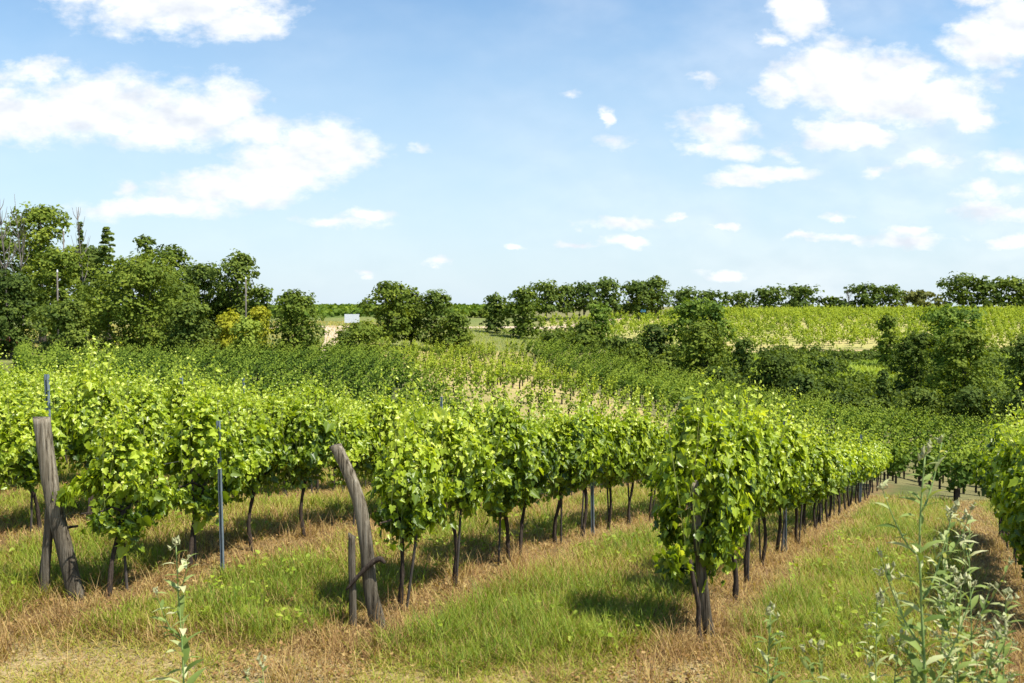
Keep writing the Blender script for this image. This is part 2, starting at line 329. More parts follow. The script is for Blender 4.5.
# value noise for colour patches
_tab = rng.random((64, 64))
def vnoise(x, y):
    xi = np.floor(x).astype(int); yi = np.floor(y).astype(int); fx = x - xi; fy = y - yi
    fx = fx * fx * (3 - 2 * fx); fy = fy * fy * (3 - 2 * fy)
    g = lambda a, b: _tab[a % 64, b % 64]
    return (g(xi, yi) * (1 - fx) + g(xi + 1, yi) * fx) * (1 - fy) + (g(xi, yi + 1) * (1 - fx) + g(xi + 1, yi + 1) * fx) * fy
def fbm(x, y): return .55 * vnoise(x, y) + .3 * vnoise(2.1 * x + 7, 2.1 * y + 3) + .15 * vnoise(4.3 * x + 1, 4.3 * y + 9)

# block polygons in plan, from photo pixels
def poly_img(pts): return np.array([at(px, 320, d)[:2] for px, d in pts])
def inside(poly, x, y):
    r = np.zeros(np.shape(x), bool); n = len(poly)
    for i in range(n):
        x1, y1 = poly[i]; x2, y2 = poly[(i + 1) % n]
        c = ((y1 > y) != (y2 > y)) & (x < (x2 - x1) * (y - y1) / (y2 - y1 + 1e-12) + x1); r ^= c
    return r
DARK = poly_img([(-60, 37), (200, 37.5), (400, 38), (455, 41), (420, 55), (395, 75), (330, 88), (200, 84), (60, 80), (-60, 78)])
YOUNG = poly_img([(440, 52), (520, 47), (640, 45), (700, 50), (640, 62), (560, 80), (520, 112), (440, 112), (370, 97), (395, 75), (420, 58)])
GREEN = poly_img([(640, 42), (750, 40), (900, 38.5), (938, 37), (945, 29), (1100, 28), (1100, 64), (1000, 68), (850, 76), (760, 83), (700, 93), (640, 103), (560, 112), (520, 112), (560, 82), (640, 60), (690, 50)])
FARV = poly_img([(540, 166), (640, 146), (720, 143), (850, 143), (1000, 143), (1100, 143), (1100, 262), (850, 262), (700, 250), (620, 190), (545, 178)])
MEAD = poly_img([(660, 112), (720, 100), (850, 88), (1000, 80), (1100, 76), (1100, 139), (850, 139), (720, 139), (640, 142), (560, 150), (540, 130)])
PLAT = poly_img([(-60, 200), (300, 190), (500, 200), (560, 330), (400, 420), (-60, 420)])

def ground():
    def axis(lo, hi, n, k):
        t = np.linspace(np.arcsinh(lo / k), np.arcsinh(hi / k), n); return np.sinh(t) * k
    xs = axis(-2500, 2500, 280, 14.0); ys = np.concatenate([[-2500, -900, -300, -100, -40, -15], -6 + axis(0, 3200, 250, 14.0)])
    X, Y = np.meshgrid(xs, ys); Z = height(X, Y)
    ny, nx = X.shape; V = np.stack([X, Y, Z], -1).reshape(-1, 3)
    i = np.arange(ny - 1)[:, None] * nx + np.arange(nx - 1)[None, :]
    F = np.stack([i, i + 1, i + nx + 1, i + nx], -1).reshape(-1, 4)
    b = MB(); b.add(V, F.ravel(), np.full(len(F), 4))
    m, nt, N, L = mat_base('ground_soil')
    out = N('ShaderNodeOutputMaterial'); at_ = N('ShaderNodeAttribute'); at_.attribute_name = 'cover'
    tc = N('ShaderNodeTexCoord'); n1 = N('ShaderNodeTexNoise'); n1.inputs['Scale'].default_value = 1.3; n1.inputs['Detail'].default_value = 10; n1.inputs['Roughness'].default_value = .7; L(tc.outputs['Object'], n1.inputs['Vector'])
    n2 = N('ShaderNodeTexNoise'); n2.inputs['Scale'].default_value = 22; n2.inputs['Detail'].default_value = 6; L(tc.outputs['Object'], n2.inputs['Vector'])
    mr = N('ShaderNodeMapRange'); L(n1.outputs['Fac'], mr.inputs['Value']); mr.inputs['From Min'].default_value = .25; mr.inputs['From Max'].default_value = .75; mr.inputs['To Min'].default_value = .62; mr.inputs['To Max'].default_value = 1.3
    mr2 = N('ShaderNodeMapRange'); L(n2.outputs['Fac'], mr2.inputs['Value']); mr2.inputs['From Min'].default_value = .25; mr2.inputs['From Max'].default_value = .75; mr2.inputs['To Min'].default_value = .7; mr2.inputs['To Max'].default_value = 1.25
    mm = N('ShaderNodeMath'); mm.operation = 'MULTIPLY'; L(mr.outputs[0], mm.inputs[0]); L(mr2.outputs[0], mm.inputs[1])
    sc_ = N('ShaderNodeVectorMath'); sc_.operation = 'SCALE'; L(at_.outputs['Color'], sc_.inputs[0]); L(mm.outputs[0], sc_.inputs['Scale'])
    p = N('ShaderNodeBsdfPrincipled'); L(sc_.outputs[0], p.inputs['Base Color']); p.inputs['Roughness'].default_value = .97; p.inputs['Specular IOR Level'].default_value = .1
    bp = N('ShaderNodeBump'); bp.inputs['Strength'].default_value = .7; bp.inputs['Distance'].default_value = .06; L(mm.outputs[0], bp.inputs['Height']); L(bp.outputs[0], p.inputs['Normal']); L(p.outputs[0], out.inputs[0])
    o = b.build('ground', m, smooth=True)
    x, y = V[:, 0], V[:, 1]
    C = np.empty((len(V), 4)); C[:] = (.17, .16, .065, 1)
    n = fbm(x * .11, y * .11)
    s = x * RN[0] + y * RN[1]; dsr = np.abs((s - ROW2_S + SPACING / 2) % SPACING - SPACING / 2)
    near = (y < 38)
    dry = np.where(near, np.clip(1.15 - dsr / .55, 0, 1), .25)
    dry = np.where(y < 7.9, 1, dry)
    C[:, :3] = np.where(near[:, None], (1 - dry[:, None]) * np.array([.10, .11, .035]) + dry[:, None] * np.where((y < 7.9)[:, None], np.array([.33, .25, .125]), np.array([.20, .13, .06])), C[:, :3])
    def paint(poly, c1, c2):
        k = inside(poly, x, y); C[k, :3] = np.array(c1) * n[k, None] + np.array(c2) * (1 - n[k, None])
    far = (y > 78) & (x < 5); C[far, :3] = np.array([.22, .21, .075]) * n[far, None] + np.array([.10, .14, .03]) * (1 - n[far, None])
    paint(DARK, (.13, .12, .045), (.08, .10, .03)); paint(YOUNG, (.42, .32, .135), (.25, .22, .08)); paint(GREEN, (.12, .125, .045), (.19, .165, .07))
    paint(MEAD, (.15, .22, .02), (.2, .25, .03)); paint(FARV, (.46, .36, .16), (.24, .27, .06)); paint(PLAT, (.10, .16, .03), (.13, .16, .04))
    a = o.data.attributes.new('cover', 'FLOAT_COLOR', 'POINT'); a.data.foreach_set('color', C.astype(np.float32).ravel())
    tag(o, 'sloping vineyard ground of dry soil and grass', 'ground', kind='structure')
ground()

def strip(name, pts, widths, m, label, lift=.05, sub=14):
    P = np.array(pts, float); t = np.linspace(0, len(P) - 1, (len(P) - 1) * sub + 1)
    x = np.interp(t, range(len(P)), P[:, 0]); y = np.interp(t, range(len(P)), P[:, 1]); w = np.interp(t, range(len(P)), widths)
    tan = norm(np.c_[np.gradient(x), np.gradient(y)]); nn = np.c_[-tan[:, 1], tan[:, 0]]
    k = np.linspace(-1, 1, 5); ed = 1 + .15 * (rng.random((len(x), 5)) - .5)
    X = x[:, None] + nn[:, :1] * w[:, None] * k * ed; Y = y[:, None] + nn[:, 1:] * w[:, None] * k * ed
    Z = height(X, Y) + lift; V = np.stack([X, Y, Z], -1).reshape(-1, 3); n = len(x)
    F = [[i * 5 + j, i * 5 + j + 1, (i + 1) * 5 + j + 1, (i + 1) * 5 + j] for i in range(n - 1) for j in range(4)]
    b = MB(); b.faces(V, F); o = b.build(name, m, smooth=True); tag(o, label, 'path', kind='structure'); return o
def xy(px, d): return tuple(at(px, 320, d)[:2])
strip('path', [xy(314, 86), xy(320, 92), xy(326, 102), xy(331, 112), xy(334, 122), xy(336, 132)], [.75, .8, .8, .85, 1.2, 1.8], M['sand'], 'pale sandy track climbing between the round trees')
strip('road', [xy(200, 126), xy(260, 128), xy(300, 131), xy(336, 133), xy(400, 138), xy(470, 146), xy(520, 158), xy(570, 175), xy(620, 192), xy(700, 215)], [1.5] * 10, M['sand'], 'pale field road running level behind the trees')
strip('path', [xy(640, 142), xy(720, 140.5), xy(800, 140.5), xy(900, 140.5), xy(1000, 140.5), xy(1120, 140.5)], [.9] * 6, M['dirt'], 'dry strip along the foot of the far vineyard')

# ------------------------------------------------------------------ leaf templates
_half = [(0, 0), (.15, -.13), (.38, -.10), (.50, .14), (.35, .25), (.47, .50), (.27, .57), (.15, .78), (0, 1.0)]
def _lift(x, y): return .28 * abs(x) - .22 * y * y
_v = [(x, y, _lift(x, y)) for x, y in _half] + [(-x, y, _lift(x, y)) for x, y in _half[1:-1]]
LEAF_HI = (_v, [list(range(9)), [0, 8] + [15 - i for i in range(7)]])
_v = [(0, 0, 0), (.45, .12, .1), (.42, .62, .04), (0, 1, -.2), (-.45, .12, .1), (-.42, .62, .04)]
LEAF_LO = (_v, [[0, 1, 2, 3], [0, 3, 5, 4]])
LEAF_Q = ([(-.5, -.35, 0), (.42, -.5, .1), (.5, .4, -.05), (-.4, .5, .12)], [[0, 1, 2, 3]])
def frame(nrm, tip):
    Z = norm(nrm); Y = norm(tip - (tip * Z).sum(-1, keepdims=True) * Z); X = np.cross(Y, Z); return X, Y, Z

# ------------------------------------------------------------------ grapevines
def vine_foliage(seed, hi, name, bushy=1.0, top=1.95, low=None, sidefill=1.0):
    global rng
    g = np.random.default_rng(seed); P, Nn, T, S, tint = [], [], [], [], []
    low = g.uniform(.64, .9) if low is None else low; top = top + g.uniform(-.08, .08)
    b = MB(); a, c = .46 * bushy, .31 * bushy
    nsh = 20
    for i in range(nsh):
        x0 = g.uniform(-.42, .42); y0 = g.uniform(-.08, .08)
        zt = top - .22 * (x0 / .42) ** 2 + g.normal(0, .12) + (g.uniform(.15, .55) if g.random() < .32 else 0)
        x1 = x0 * .85 + g.normal(0, .13); y1 = g.normal(0, .2)
        if i % 4 == 0: zt = g.uniform(1.2, 1.6); y1 = g.choice([-1, 1]) * g.uniform(.3, .42)
        n = int(max(8, (zt - .75) / .035)) if hi else int(max(6, (zt - .75) / .09))
        t = np.linspace(0, 1, n); bow = g.normal(0, .1)
        path = np.c_[x0 + (x1 - x0) * t + bow * np.sin(np.pi * t), y0 + (y1 - y0) * t ** 1.4, .75 + (zt - .75) * t ** .92]
        if hi: b.tube(path[::3], np.linspace(.006, .0025, len(path[::3])), 4, mat=1, cap=False)
        side = np.where(np.arange(n) % 2 == 0, 1, -1) * 1.0
        ang = g.uniform(0, 2 * np.pi) + np.arange(n) * 2.4
        pet = np.c_[np.cos(ang), np.sin(ang) * .9, g.uniform(-.1, .5, n)] * g.uniform(.05, .12, n)[:, None] * (1 - .55 * t[:, None] ** 3)
        p = path + pet; out = np.c_[p[:, 0] * .35, p[:, 1] * 2.2, np.full(n, .35)] + np.c_[np.cos(ang), np.sin(ang), np.zeros(n)] * .5
        P.append(p); Nn.append(out + g.normal(0, .35, (n, 3))); T.append(np.c_[np.cos(ang), np.sin(ang), -.55 + .9 * t ** 3] + g.normal(0, .3, (n, 3)))
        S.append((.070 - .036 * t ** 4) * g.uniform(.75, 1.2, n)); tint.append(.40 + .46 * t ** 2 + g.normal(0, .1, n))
    # side curtain
    nc = 42; cu = np.clip(g.normal(0, .5, nc), -1, 1); cph = g.uniform(0, 2 * np.pi, nc); crr = 1 - np.abs(g.normal(0, .2, nc)); cti = g.normal(0, .09, nc)
    n = int((2450 if hi else 780) * sidefill); ci = g.integers(0, nc, n)
    u = cu[ci] + g.normal(0, .095, n); ph = cph[ci] + g.normal(0, .17, n); rr = crr[ci] * (1 + g.normal(.0, .14, n))
    zb = low + .22 * u ** 2; zt = top - .14 - .40 * np.abs(u) ** 2
    cz = (zb + zt) / 2; hz_ = (zt - zb) / 2; wy = c * (1 + .15 * np.sin(u * 5 + seed))
    nar = 1 - .42 * np.clip(np.sin(ph) * rr, 0, 1) ** 1.5
    p = np.c_[u * a * nar, np.cos(ph) * rr * wy, cz + np.sin(ph) * rr * hz_] + g.normal(0, .02, (n, 3))
    out = np.c_[u * .5 + .8 * (u - cu[ci]), np.cos(ph) * 1.0, np.sin(ph) * .5 + .45] + g.normal(0, .45, (n, 3))
    P.append(p); Nn.append(out); T.append(np.c_[g.normal(0, .5, n), np.cos(ph) * .4, np.full(n, -.7)] + g.normal(0, .35, (n, 3)))
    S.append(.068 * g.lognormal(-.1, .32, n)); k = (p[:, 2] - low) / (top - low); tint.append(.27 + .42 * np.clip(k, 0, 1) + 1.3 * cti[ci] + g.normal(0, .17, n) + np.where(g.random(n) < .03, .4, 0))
    P, Nn, T, S, tint = map(np.concatenate, (P, Nn, T, S, tint))
    if not hi: S = S * 1.22
    X, Y, Z = frame(Nn, T)
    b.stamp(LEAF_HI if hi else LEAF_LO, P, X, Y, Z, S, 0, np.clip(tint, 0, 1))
    return b.mesh(name, [M['vine'], M['shoot']])
def vine_trunk(seed):
    g = np.random.default_rng(seed); b = MB(); n = 12; t = np.linspace(0, 1, n)
    lx, ly = g.normal(0, .09), g.normal(0, .05)
    p = np.c_[lx * (t - 1) + .022 * np.sin(t * 6 + g.uniform(0, 6)), ly * (t - 1) + .018 * np.sin(t * 7 + g.uniform(0, 6)), -.08 + 1.02 * t]
    b.tube(p, 0.017 + .011 * (1 - t) ** 2 + .006 * np.sin(t * 13 + seed) ** 2 + .012 * t ** 6, 8, lump=.16)
    for sgn in (-1, 1):
        q = np.array([p[-1] * 1.0, p[-1] + (sgn * .12, g.normal(0, .02), .07), p[-1] + (sgn * .3, g.normal(0, .03), .1 + g.normal(0, .03)), p[-1] + (sgn * .48, 0, .08)])
        b.tube(q, [.017, .014, .011, .007], 6, lump=.1)
    return b.mesh('trunk', M['bark'], smooth=True)
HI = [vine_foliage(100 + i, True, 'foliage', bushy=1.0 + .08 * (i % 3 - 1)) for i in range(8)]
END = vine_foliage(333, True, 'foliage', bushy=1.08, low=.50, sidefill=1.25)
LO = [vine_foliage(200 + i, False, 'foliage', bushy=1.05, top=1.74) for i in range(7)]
TRUNKS = [vine_trunk(300 + i) for i in range(6)]
sb = MB(); sb.box((0, 0, .62), (.026, .024, 1.4), bev=.006); STAKE = sb.mesh('wooden_stake', M['stake'])
sb = MB()
for bx_, by_, sx_, sy_ in ((0, .018, .05, .004), (-.023, 0, .004, .034), (.023, 0, .004, .034), (-.0175, -.016, .013, .004), (.0175, -.016, .013, .004)): sb.box((bx_, by_, 1.0), (sx_, sy_, 2.3))
STEEL = sb.mesh('steel_post', M['steel'])

ORD = ['first', 'second', 'third', 'fourth', 'fifth', 'sixth', 'seventh', 'eighth', 'ninth', 'tenth', 'eleventh', 'twelfth', 'thirteenth', 'fourteenth', 'fifteenth', 'sixteenth', 'seventeenth', 'eighteenth', 'nineteenth', 'twentieth']
ROWNAME = {1: 'row behind the split grey post', 2: 'row behind the bent post', 3: 'row right of centre', 4: 'row at the right edge'}
def on_row(k, d, dx=0.0):
    s = row_s(k); t = (d - s * RN[1]) / RD[1]; p = s * RN + t * RD; return p[0] + dx * RN[0], p[1] + dx * RN[1]
def d_on_row(k, px):
    # depth at which row k is crossed by the sight line through column px
    m = (px - 512) / FPX; s = row_s(k); x0, y0 = s * RN
    # x0 + t*RDx = m*(y0 + t*RDy)
    t = (m * y0 - x0) / (RD[0] - m * RD[1]); return y0 + t * RD[1]
START = {1: [118, 198, 250, 302, 350], 2: [402, 453, 502, 527, 561, 586, 612, 634, 651, 667], 3: [706, 730, 748, 767, 783, 796, 807, 817]}
rows = []
vines = []
FAR_END = 36.2
for k in range(-9, 6):
    ds = [d_on_row(k, q) for q in START.get(k, [])]
    d = (ds[-1] if ds else {4: 8.9, 5: 7.2}.get(k, 9.6)) + (.86 if ds else 0)
    while d < (16.5 if k >= 4 else FAR_END + (0 if k > -2 else 1.5)):
        ds.append(d + random.uniform(-.1, .1)); d += .84 if d < 20 else .96
    i = 0
    for d in ds:
        x, y = on_row(k, d); px = 512 + FPX * x / d
        if px < -75 or px > 1105: continue
        i += 1; vines.append((k, i, x, y, d, px))
# keep what the picture can show: deep vines in rows hidden behind many others are sparser
print('vines', len(vines), {k: sum(v[0] == k for v in vines) for k in range(-9, 6)})
for (k, i, x, y, d, px) in vines:
    o = empty('grapevine', (x, y, hz(x, y) - .01), math.pi / 2 - AZ + (math.pi if random.random() < .5 else 0) + random.uniform(-.12, .12))
    h = (random.uniform(.9, .98) if k < 2 else random.uniform(.92, 1.12)) if d < 16 else random.uniform(.86, 1.03); o.scale = (1, random.uniform(.92, 1.1), h)
    if k in ROWNAME:
        if k == 4: lab = ORD[i - 1] + ' grapevine seen along the ' + ROWNAME[4] if i <= 6 else 'distant grapevine along the row at the right edge'
        elif k == 3 and i == 1: lab = 'bushy grapevine with leaves hanging low at the near end of the row right of centre'
        elif i <= 14: lab = ORD[i - 1] + ' grapevine from the near end of the ' + ROWNAME[k]
        else: lab = 'grapevine far down the %s, past its fourteenth vine' % ROWNAME[k]
    elif k == 0 and i <= 10: lab = ORD[i - 1] + ' grapevine from the left in the row just behind the split-post row'
    elif k == 0: lab = 'far grapevine of the row just behind the split-post row'
    elif k == 5: lab = 'grapevine in the hidden row outside the right edge'
    elif d < 17: lab = 'bright green grapevine in the shaded rows left of the split grey post'
    else: lab = 'grapevine deep in the block, only its bright leafy top showing'
    tag(o, lab, 'grapevine', 'trellised grapevines in rows')
    hi = d < 17.5 and k >= -1
    if (k == 3 and i == 1) or (k == 4 and i in (1, 3)): me = END
    else: me = random.choice(HI if hi else LO)
    fo = link_mesh('foliage', me, o)
    if i == 1 and k in (1, 2): fo.location.x = {1: .04, 2: .12}[k] * math.cos(o.rotation_euler[2] - (math.pi / 2 - AZ)); fo.scale.x = .9
    if me is END and k == 3: fo.location.x = -.24 * math.cos(o.rotation_euler[2] - (math.pi / 2 - AZ))
    if k >= -3: link_mesh('trunk', random.choice(TRUNKS), o)
    if k >= -1 and d < 21 and not (k in START and random.random() < .06):
        a = random.uniform(0, 6.28); sx, sy = x + .05 * math.cos(a) + RD[0] * random.choice((-.07, .07)), y + .05 * math.sin(a)
        s = link_mesh('wooden_stake', STAKE, None, (sx, sy, hz(sx, sy) - .12)); s.rotation_euler = (random.gauss(0, .06), random.gauss(0, .06), random.uniform(0, 3))
        lab = ('thin dark stake beside the %s vine of the %s' % (ORD[i - 1], ROWNAME[k])) if (k in ROWNAME and i <= 14) else 'thin dark stake among the trunks of the farther vines'
        tag(s, lab, 'stake', 'wooden vine stakes')

# galvanised posts standing in the rows
for k, px, base, lab in [(1, 197, 560, 'blue grey steel post in front of vines, in the split-post row'),
                         (2, 592, 540, 'blue grey steel post halfway along the bent-post row'),
                         (3, 786, 566, 'pale steel post among the trunks of the row right of centre'),
                         (0, 47, 525, 'steel post rising just behind the split grey post'),
                         (-1, 180, 470, 'steel post tip between leafy tops left of centre'),
                         (0, 440, 450, 'steel post tip among vine tops in the middle of the block'),
                         (-3, 243, 400, 'small far steel post tip among the left vine tops'),
                         (3, 862, 500, 'far steel post near the end of the row right of centre')]:
    d = d_on_row(k, px); x, y = on_row(k, d, .34 if k in (1,) else .03)
    o = link_mesh('steel_post', STEEL, None, (x, y, hz(x, y) - .15)); o.rotation_euler = (random.gauss(0, .012), random.gauss(0, .012), AZ * -1 + .2)
    if k == 1: o.location.z -= .3; o.scale = (.75, .75, 1)
    tag(o, lab, 'post', 'steel trellis posts')

# ------------------------------------------------------------------ old wooden end posts
def wood_post(name, pts, rad, label, cracks=3):
    P = np.array(pts); base = P[0].copy(); gz = hz(base[0], base[1]); base[2] = gz
    t = np.linspace(0, 1, 26); seg = np.linspace(0, 1, len(P))
    # smooth path
    Q = np.stack([np.interp(t, seg, P[:, i]) for i in range(3)], 1)
    for _ in range(3): Q[1:-1] = (Q[:-2] + 2 * Q[1:-1] + Q[2:]) / 4
    Q = Q - base; b = MB(); sides = 16
    tan = norm(np.gradient(Q, axis=0)); a = norm(np.cross(tan, np.array([0.2, 1, 0.]))); c = np.cross(tan, a)
    th = np.linspace(0, 2 * np.pi, sides, endpoint=False)
    prof = 1 + .10 * np.sin(2 * th + 1) + .05 * np.sin(3 * th) - .16 * (np.abs(((th - 3.6 + np.pi) % (2 * np.pi)) - np.pi) < .22)
    rr = np.interp(t, np.linspace(0, 1, len(rad)), rad)[:, None] * prof[None] * (1 + .02 * rng.standard_normal((len(t), sides)))
    V = Q[:, None] + rr[..., None] * (np.cos(th)[None, :, None] * a[:, None] + np.sin(th)[None, :, None] * c[:, None])
    V[-1] += rng.normal(0, .006, (sides, 3)); V[-1, :, 2] += .018 * np.cos(th)
    n = len(t); F = [[i * sides + j, i * sides + (j + 1) % sides, (i + 1) * sides + (j + 1) % sides, (i + 1) * sides + j] for i in range(n - 1) for j in range(sides)]
    F += [list(range(sides))[::-1], [(n - 1) * sides + j for j in range(sides)]]
    b.faces(V.reshape(-1, 3), F); o = b.build(name, M['post'], smooth=True); o.location = base
    tag(o, label, 'post'); return o
def path_img(pts, d0, lean=0.0):
    return [at(px, py, d0 + lean * i) for i, (px, py) in enumerate(pts)]
dp = 8.45
wood_post('wooden_post', path_img([(382, 636), (371, 595), (367, 545), (361, 505), (350, 474), (336, 445)], dp, .02), [.074, .062, .060, .058, .056, .052], 'thick bent weathered post leaning left at the near end of its vine row')
dp = 9.0
wood_post('wooden_post', path_img([(80, 612), (68, 560), (54, 505), (47, 458), (42, 418)], dp, .02), [.080, .074, .072, .074, .076], 'straight split grey post leaning left at the left end of its vine row')
wood_post('wooden_post', path_img([(712, 650), (707, 620), (703, 585), (698, 545), (694, 480)], 8.42, .0), [.05, .046, .044, .042, .04], 'leaf-covered post at the near end of the row right of centre')
wood_post('anchor_post', path_img([(353, 633), (353, 600), (352, 565), (352, 535)], 8.45), [.034, .032, .032, .031], 'short thin grey stub post left of the bent post')
wood_post('anchor_post', path_img([(43, 604), (45, 575), (48, 540), (50, 508)], 9.05), [.05, .045, .042, .04], 'short grey stub post leaning beside the split post')
def gnarl(pts, d, rad, label):
    P = np.array(path_img(pts, d)); base = P[0].copy(); base[2] = hz(base[0], base[1])
    if pts[0][1] < 560: base[2] = P[0][2]
    t = np.linspace(0, 1, 22); Q = np.stack([np.interp(t, np.linspace(0, 1, len(P)), P[:, i]) for i in range(3)], 1)
    for _ in range(2): Q[1:-1] = (Q[:-2] + 2 * Q[1:-1] + Q[2:]) / 4
    b = MB(); b.tube(Q - base, np.interp(t, np.linspace(0, 1, len(rad)), rad), 8, lump=.12)
    o = b.build('old_vine_stem', M['bark'], smooth=True); o.location = base; tag(o, label, 'vine stem'); return o
gnarl([(45, 606), (41, 580), (44, 556), (47, 538), (58, 529), (78, 526)], 9.12, [.03, .026, .024, .022, .02, .012], 'dark bare vine stem twisting up around the short stub post')
gnarl([(346, 590), (355, 580), (366, 568), (374, 561), (380, 558), (385, 563)], 8.40, [.012, .018, .022, .026, .026, .016], 'hooked dark branch gripping the bent post')
gnarl([(702, 648), (698, 628), (699, 605), (694, 585), (690, 560)], 8.2, [.026, .022, .022, .02, .018], 'dark twisted vine trunk leaning against the leaf-covered post')

# trellis wires, one pair per visible row
for k, nm in ROWNAME.items():
    b = MB()
    d0 = {1: 9.3, 2: 8.7, 3: 8.2, 4: 8.9}[k]
    for h in (.78, 1.25):
        ds = np.linspace(d0, 16 if k == 4 else 30, 24); P = [np.array([*on_row(k, d), 0]) for d in ds]
        Q = np.array([(p[0], p[1], hz(p[0], p[1]) + h) for p in P]); b.tube(Q, .0022, 4, cap=False)
    o = b.build('trellis_wire', M['wire']); tag(o, 'thin trellis wires strung along the ' + nm, 'wire')

# ------------------------------------------------------------------ vineyard blocks too many to count
def bushes(b, P, hgt, wid, nleaf, size, mat, tint0, seed, lean=(.25, 0), whips=3, trunk=None):
    g = np.random.default_rng(seed); n = len(P)
    N_ = n * nleaf; base = np.repeat(P, nleaf, 0); hh = np.repeat(hgt, nleaf); ww = np.repeat(wid, nleaf)
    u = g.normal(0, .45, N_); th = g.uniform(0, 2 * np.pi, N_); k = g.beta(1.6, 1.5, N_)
    rad = ww * (.55 + .6 * np.sin(np.pi * np.clip(.15 + .8 * k, 0, 1))) * .5 * np.sqrt(g.uniform(.25, 1, N_))
    q = base + np.c_[np.cos(th) * rad, np.sin(th) * rad, hh * (.26 + .74 * k)]
    q[:, 0] += lean[0] * hh * k; q[:, 1] += lean[1] * hh * k
    nn = np.c_[np.cos(th), np.sin(th), .55 + .5 * k] + g.normal(0, .4, (N_, 3))
    X, Y, Z = frame(nn, np.c_[g.normal(0, .6, N_), g.normal(0, .6, N_), -.5 + .9 * k])
    pt = np.repeat(tint0, nleaf)
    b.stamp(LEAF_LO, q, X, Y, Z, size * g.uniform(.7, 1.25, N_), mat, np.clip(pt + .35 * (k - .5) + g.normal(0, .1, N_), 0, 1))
    if whips:
        m = n * whips; bw = np.repeat(P, whips, 0); hw = np.repeat(hgt, whips); wo = np.repeat(wid, whips); nl = 7
        o0 = np.c_[g.normal(0, .25, m) * wo, g.normal(0, .25, m) * wo, hw * .75]
        dr = np.c_[lean[0] * 1.8 + g.normal(0.1, .15, m), lean[1] + g.normal(0, .18, m), np.full(m, 1.0)]
        ln = hw * g.uniform(.3, .7, m); t = np.linspace(.1, 1, nl)
        q = (bw + o0)[:, None] + dr[:, None] * (ln[:, None] * t)[..., None]; q = q.reshape(-1, 3) + g.normal(0, .03, (m * nl, 3))
        X, Y, Z = frame(g.normal(0, .6, (m * nl, 3)) + (0.4, -.6, .6), np.repeat(dr, nl, 0) + g.normal(0, .5, (m * nl, 3)))
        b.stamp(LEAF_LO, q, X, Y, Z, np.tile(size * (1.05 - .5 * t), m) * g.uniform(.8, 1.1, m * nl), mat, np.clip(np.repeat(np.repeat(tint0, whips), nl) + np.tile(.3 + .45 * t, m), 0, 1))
    if trunk is not None:
        s = .05; T = ([(-s, -s, 0), (s, -s, 0), (0, s, 0), (-s, -s, .5), (s, -s, .5), (0, s, .5)], [[0, 1, 4, 3], [1, 2, 5, 4], [2, 0, 3, 5]])
        I = np.tile(np.eye(3), (n, 1, 1)); b.stamp(T, P - (0, 0, .05), I[:, 0], I[:, 1], I[:, 2], 1.0, trunk, .5)
def row_points(poly, az, rowgap, plant, jit, seed):
    g = np.random.default_rng(seed); dirv = np.array([math.sin(R(az)), math.cos(R(az))]); nv = np.array([dirv[1], -dirv[0]])
    c = poly.mean(0); ext = np.abs(poly - c).max() * 1.6
    S = np.arange(-ext, ext, rowgap); T = np.arange(-ext, ext, plant); ss, tt = np.meshgrid(S, T)
    ss = ss + g.normal(0, jit, ss.shape); tt = tt + g.normal(0, jit * 1.5, tt.shape)
    x = c[0] + ss * nv[0] + tt * dirv[0]; y = c[1] + ss * nv[1] + tt * dirv[1]; k = inside(poly, x, y)
    x, y = x[k], y[k]; px = 512 + FPX * x / y; v = (px > -50) & (px < 1075); x, y = x[v], y[v]
    return np.c_[x, y, height(x, y)]
def block(name, poly, az, gap, plant, h, w, nleaf, size, mats, tint, label, seed, lean=(.28, 0), whips=3, trunks=True, keep=1.0, jit=.12):
    P = row_points(poly, az, gap, plant, jit, seed); g = np.random.default_rng(seed + 1)
    nz = fbm(P[:, 0] * .12 + seed, P[:, 1] * .12)
    P = P[g.random(len(P)) < np.clip(keep + (nz - .5) * .8 * (1 - keep) * 4, 0, 1)]
    nz = fbm(P[:, 0] * .12 + seed, P[:, 1] * .12)
    n = len(P); hg = h * g.uniform(.78, 1.15, n) * (.85 + .3 * nz); wd = w * g.uniform(.8, 1.2, n)
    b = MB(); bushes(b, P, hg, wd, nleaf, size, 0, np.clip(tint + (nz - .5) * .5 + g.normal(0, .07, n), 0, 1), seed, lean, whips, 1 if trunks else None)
    o = b.build(name, [M[mats], M['bark']]); tag(o, label, 'vineyard', kind='stuff'); print(name, n, b.n)
    return o
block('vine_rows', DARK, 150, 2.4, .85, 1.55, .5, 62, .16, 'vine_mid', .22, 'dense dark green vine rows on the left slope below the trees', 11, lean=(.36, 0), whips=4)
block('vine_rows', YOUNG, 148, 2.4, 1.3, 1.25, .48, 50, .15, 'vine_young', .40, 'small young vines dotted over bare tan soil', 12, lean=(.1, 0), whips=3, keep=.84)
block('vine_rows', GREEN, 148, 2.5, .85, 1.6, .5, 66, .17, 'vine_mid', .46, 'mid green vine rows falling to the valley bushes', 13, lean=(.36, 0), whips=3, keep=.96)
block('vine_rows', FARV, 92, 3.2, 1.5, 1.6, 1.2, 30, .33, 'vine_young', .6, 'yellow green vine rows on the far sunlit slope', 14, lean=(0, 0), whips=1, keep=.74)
block('vine_rows', PLAT, 92, 5.0, 2.6, 1.6, 2.8, 14, .9, 'vine_mid', .5, 'level green vineyard on the horizon behind the white board', 15, lean=(0, 0), whips=0, trunks=False)

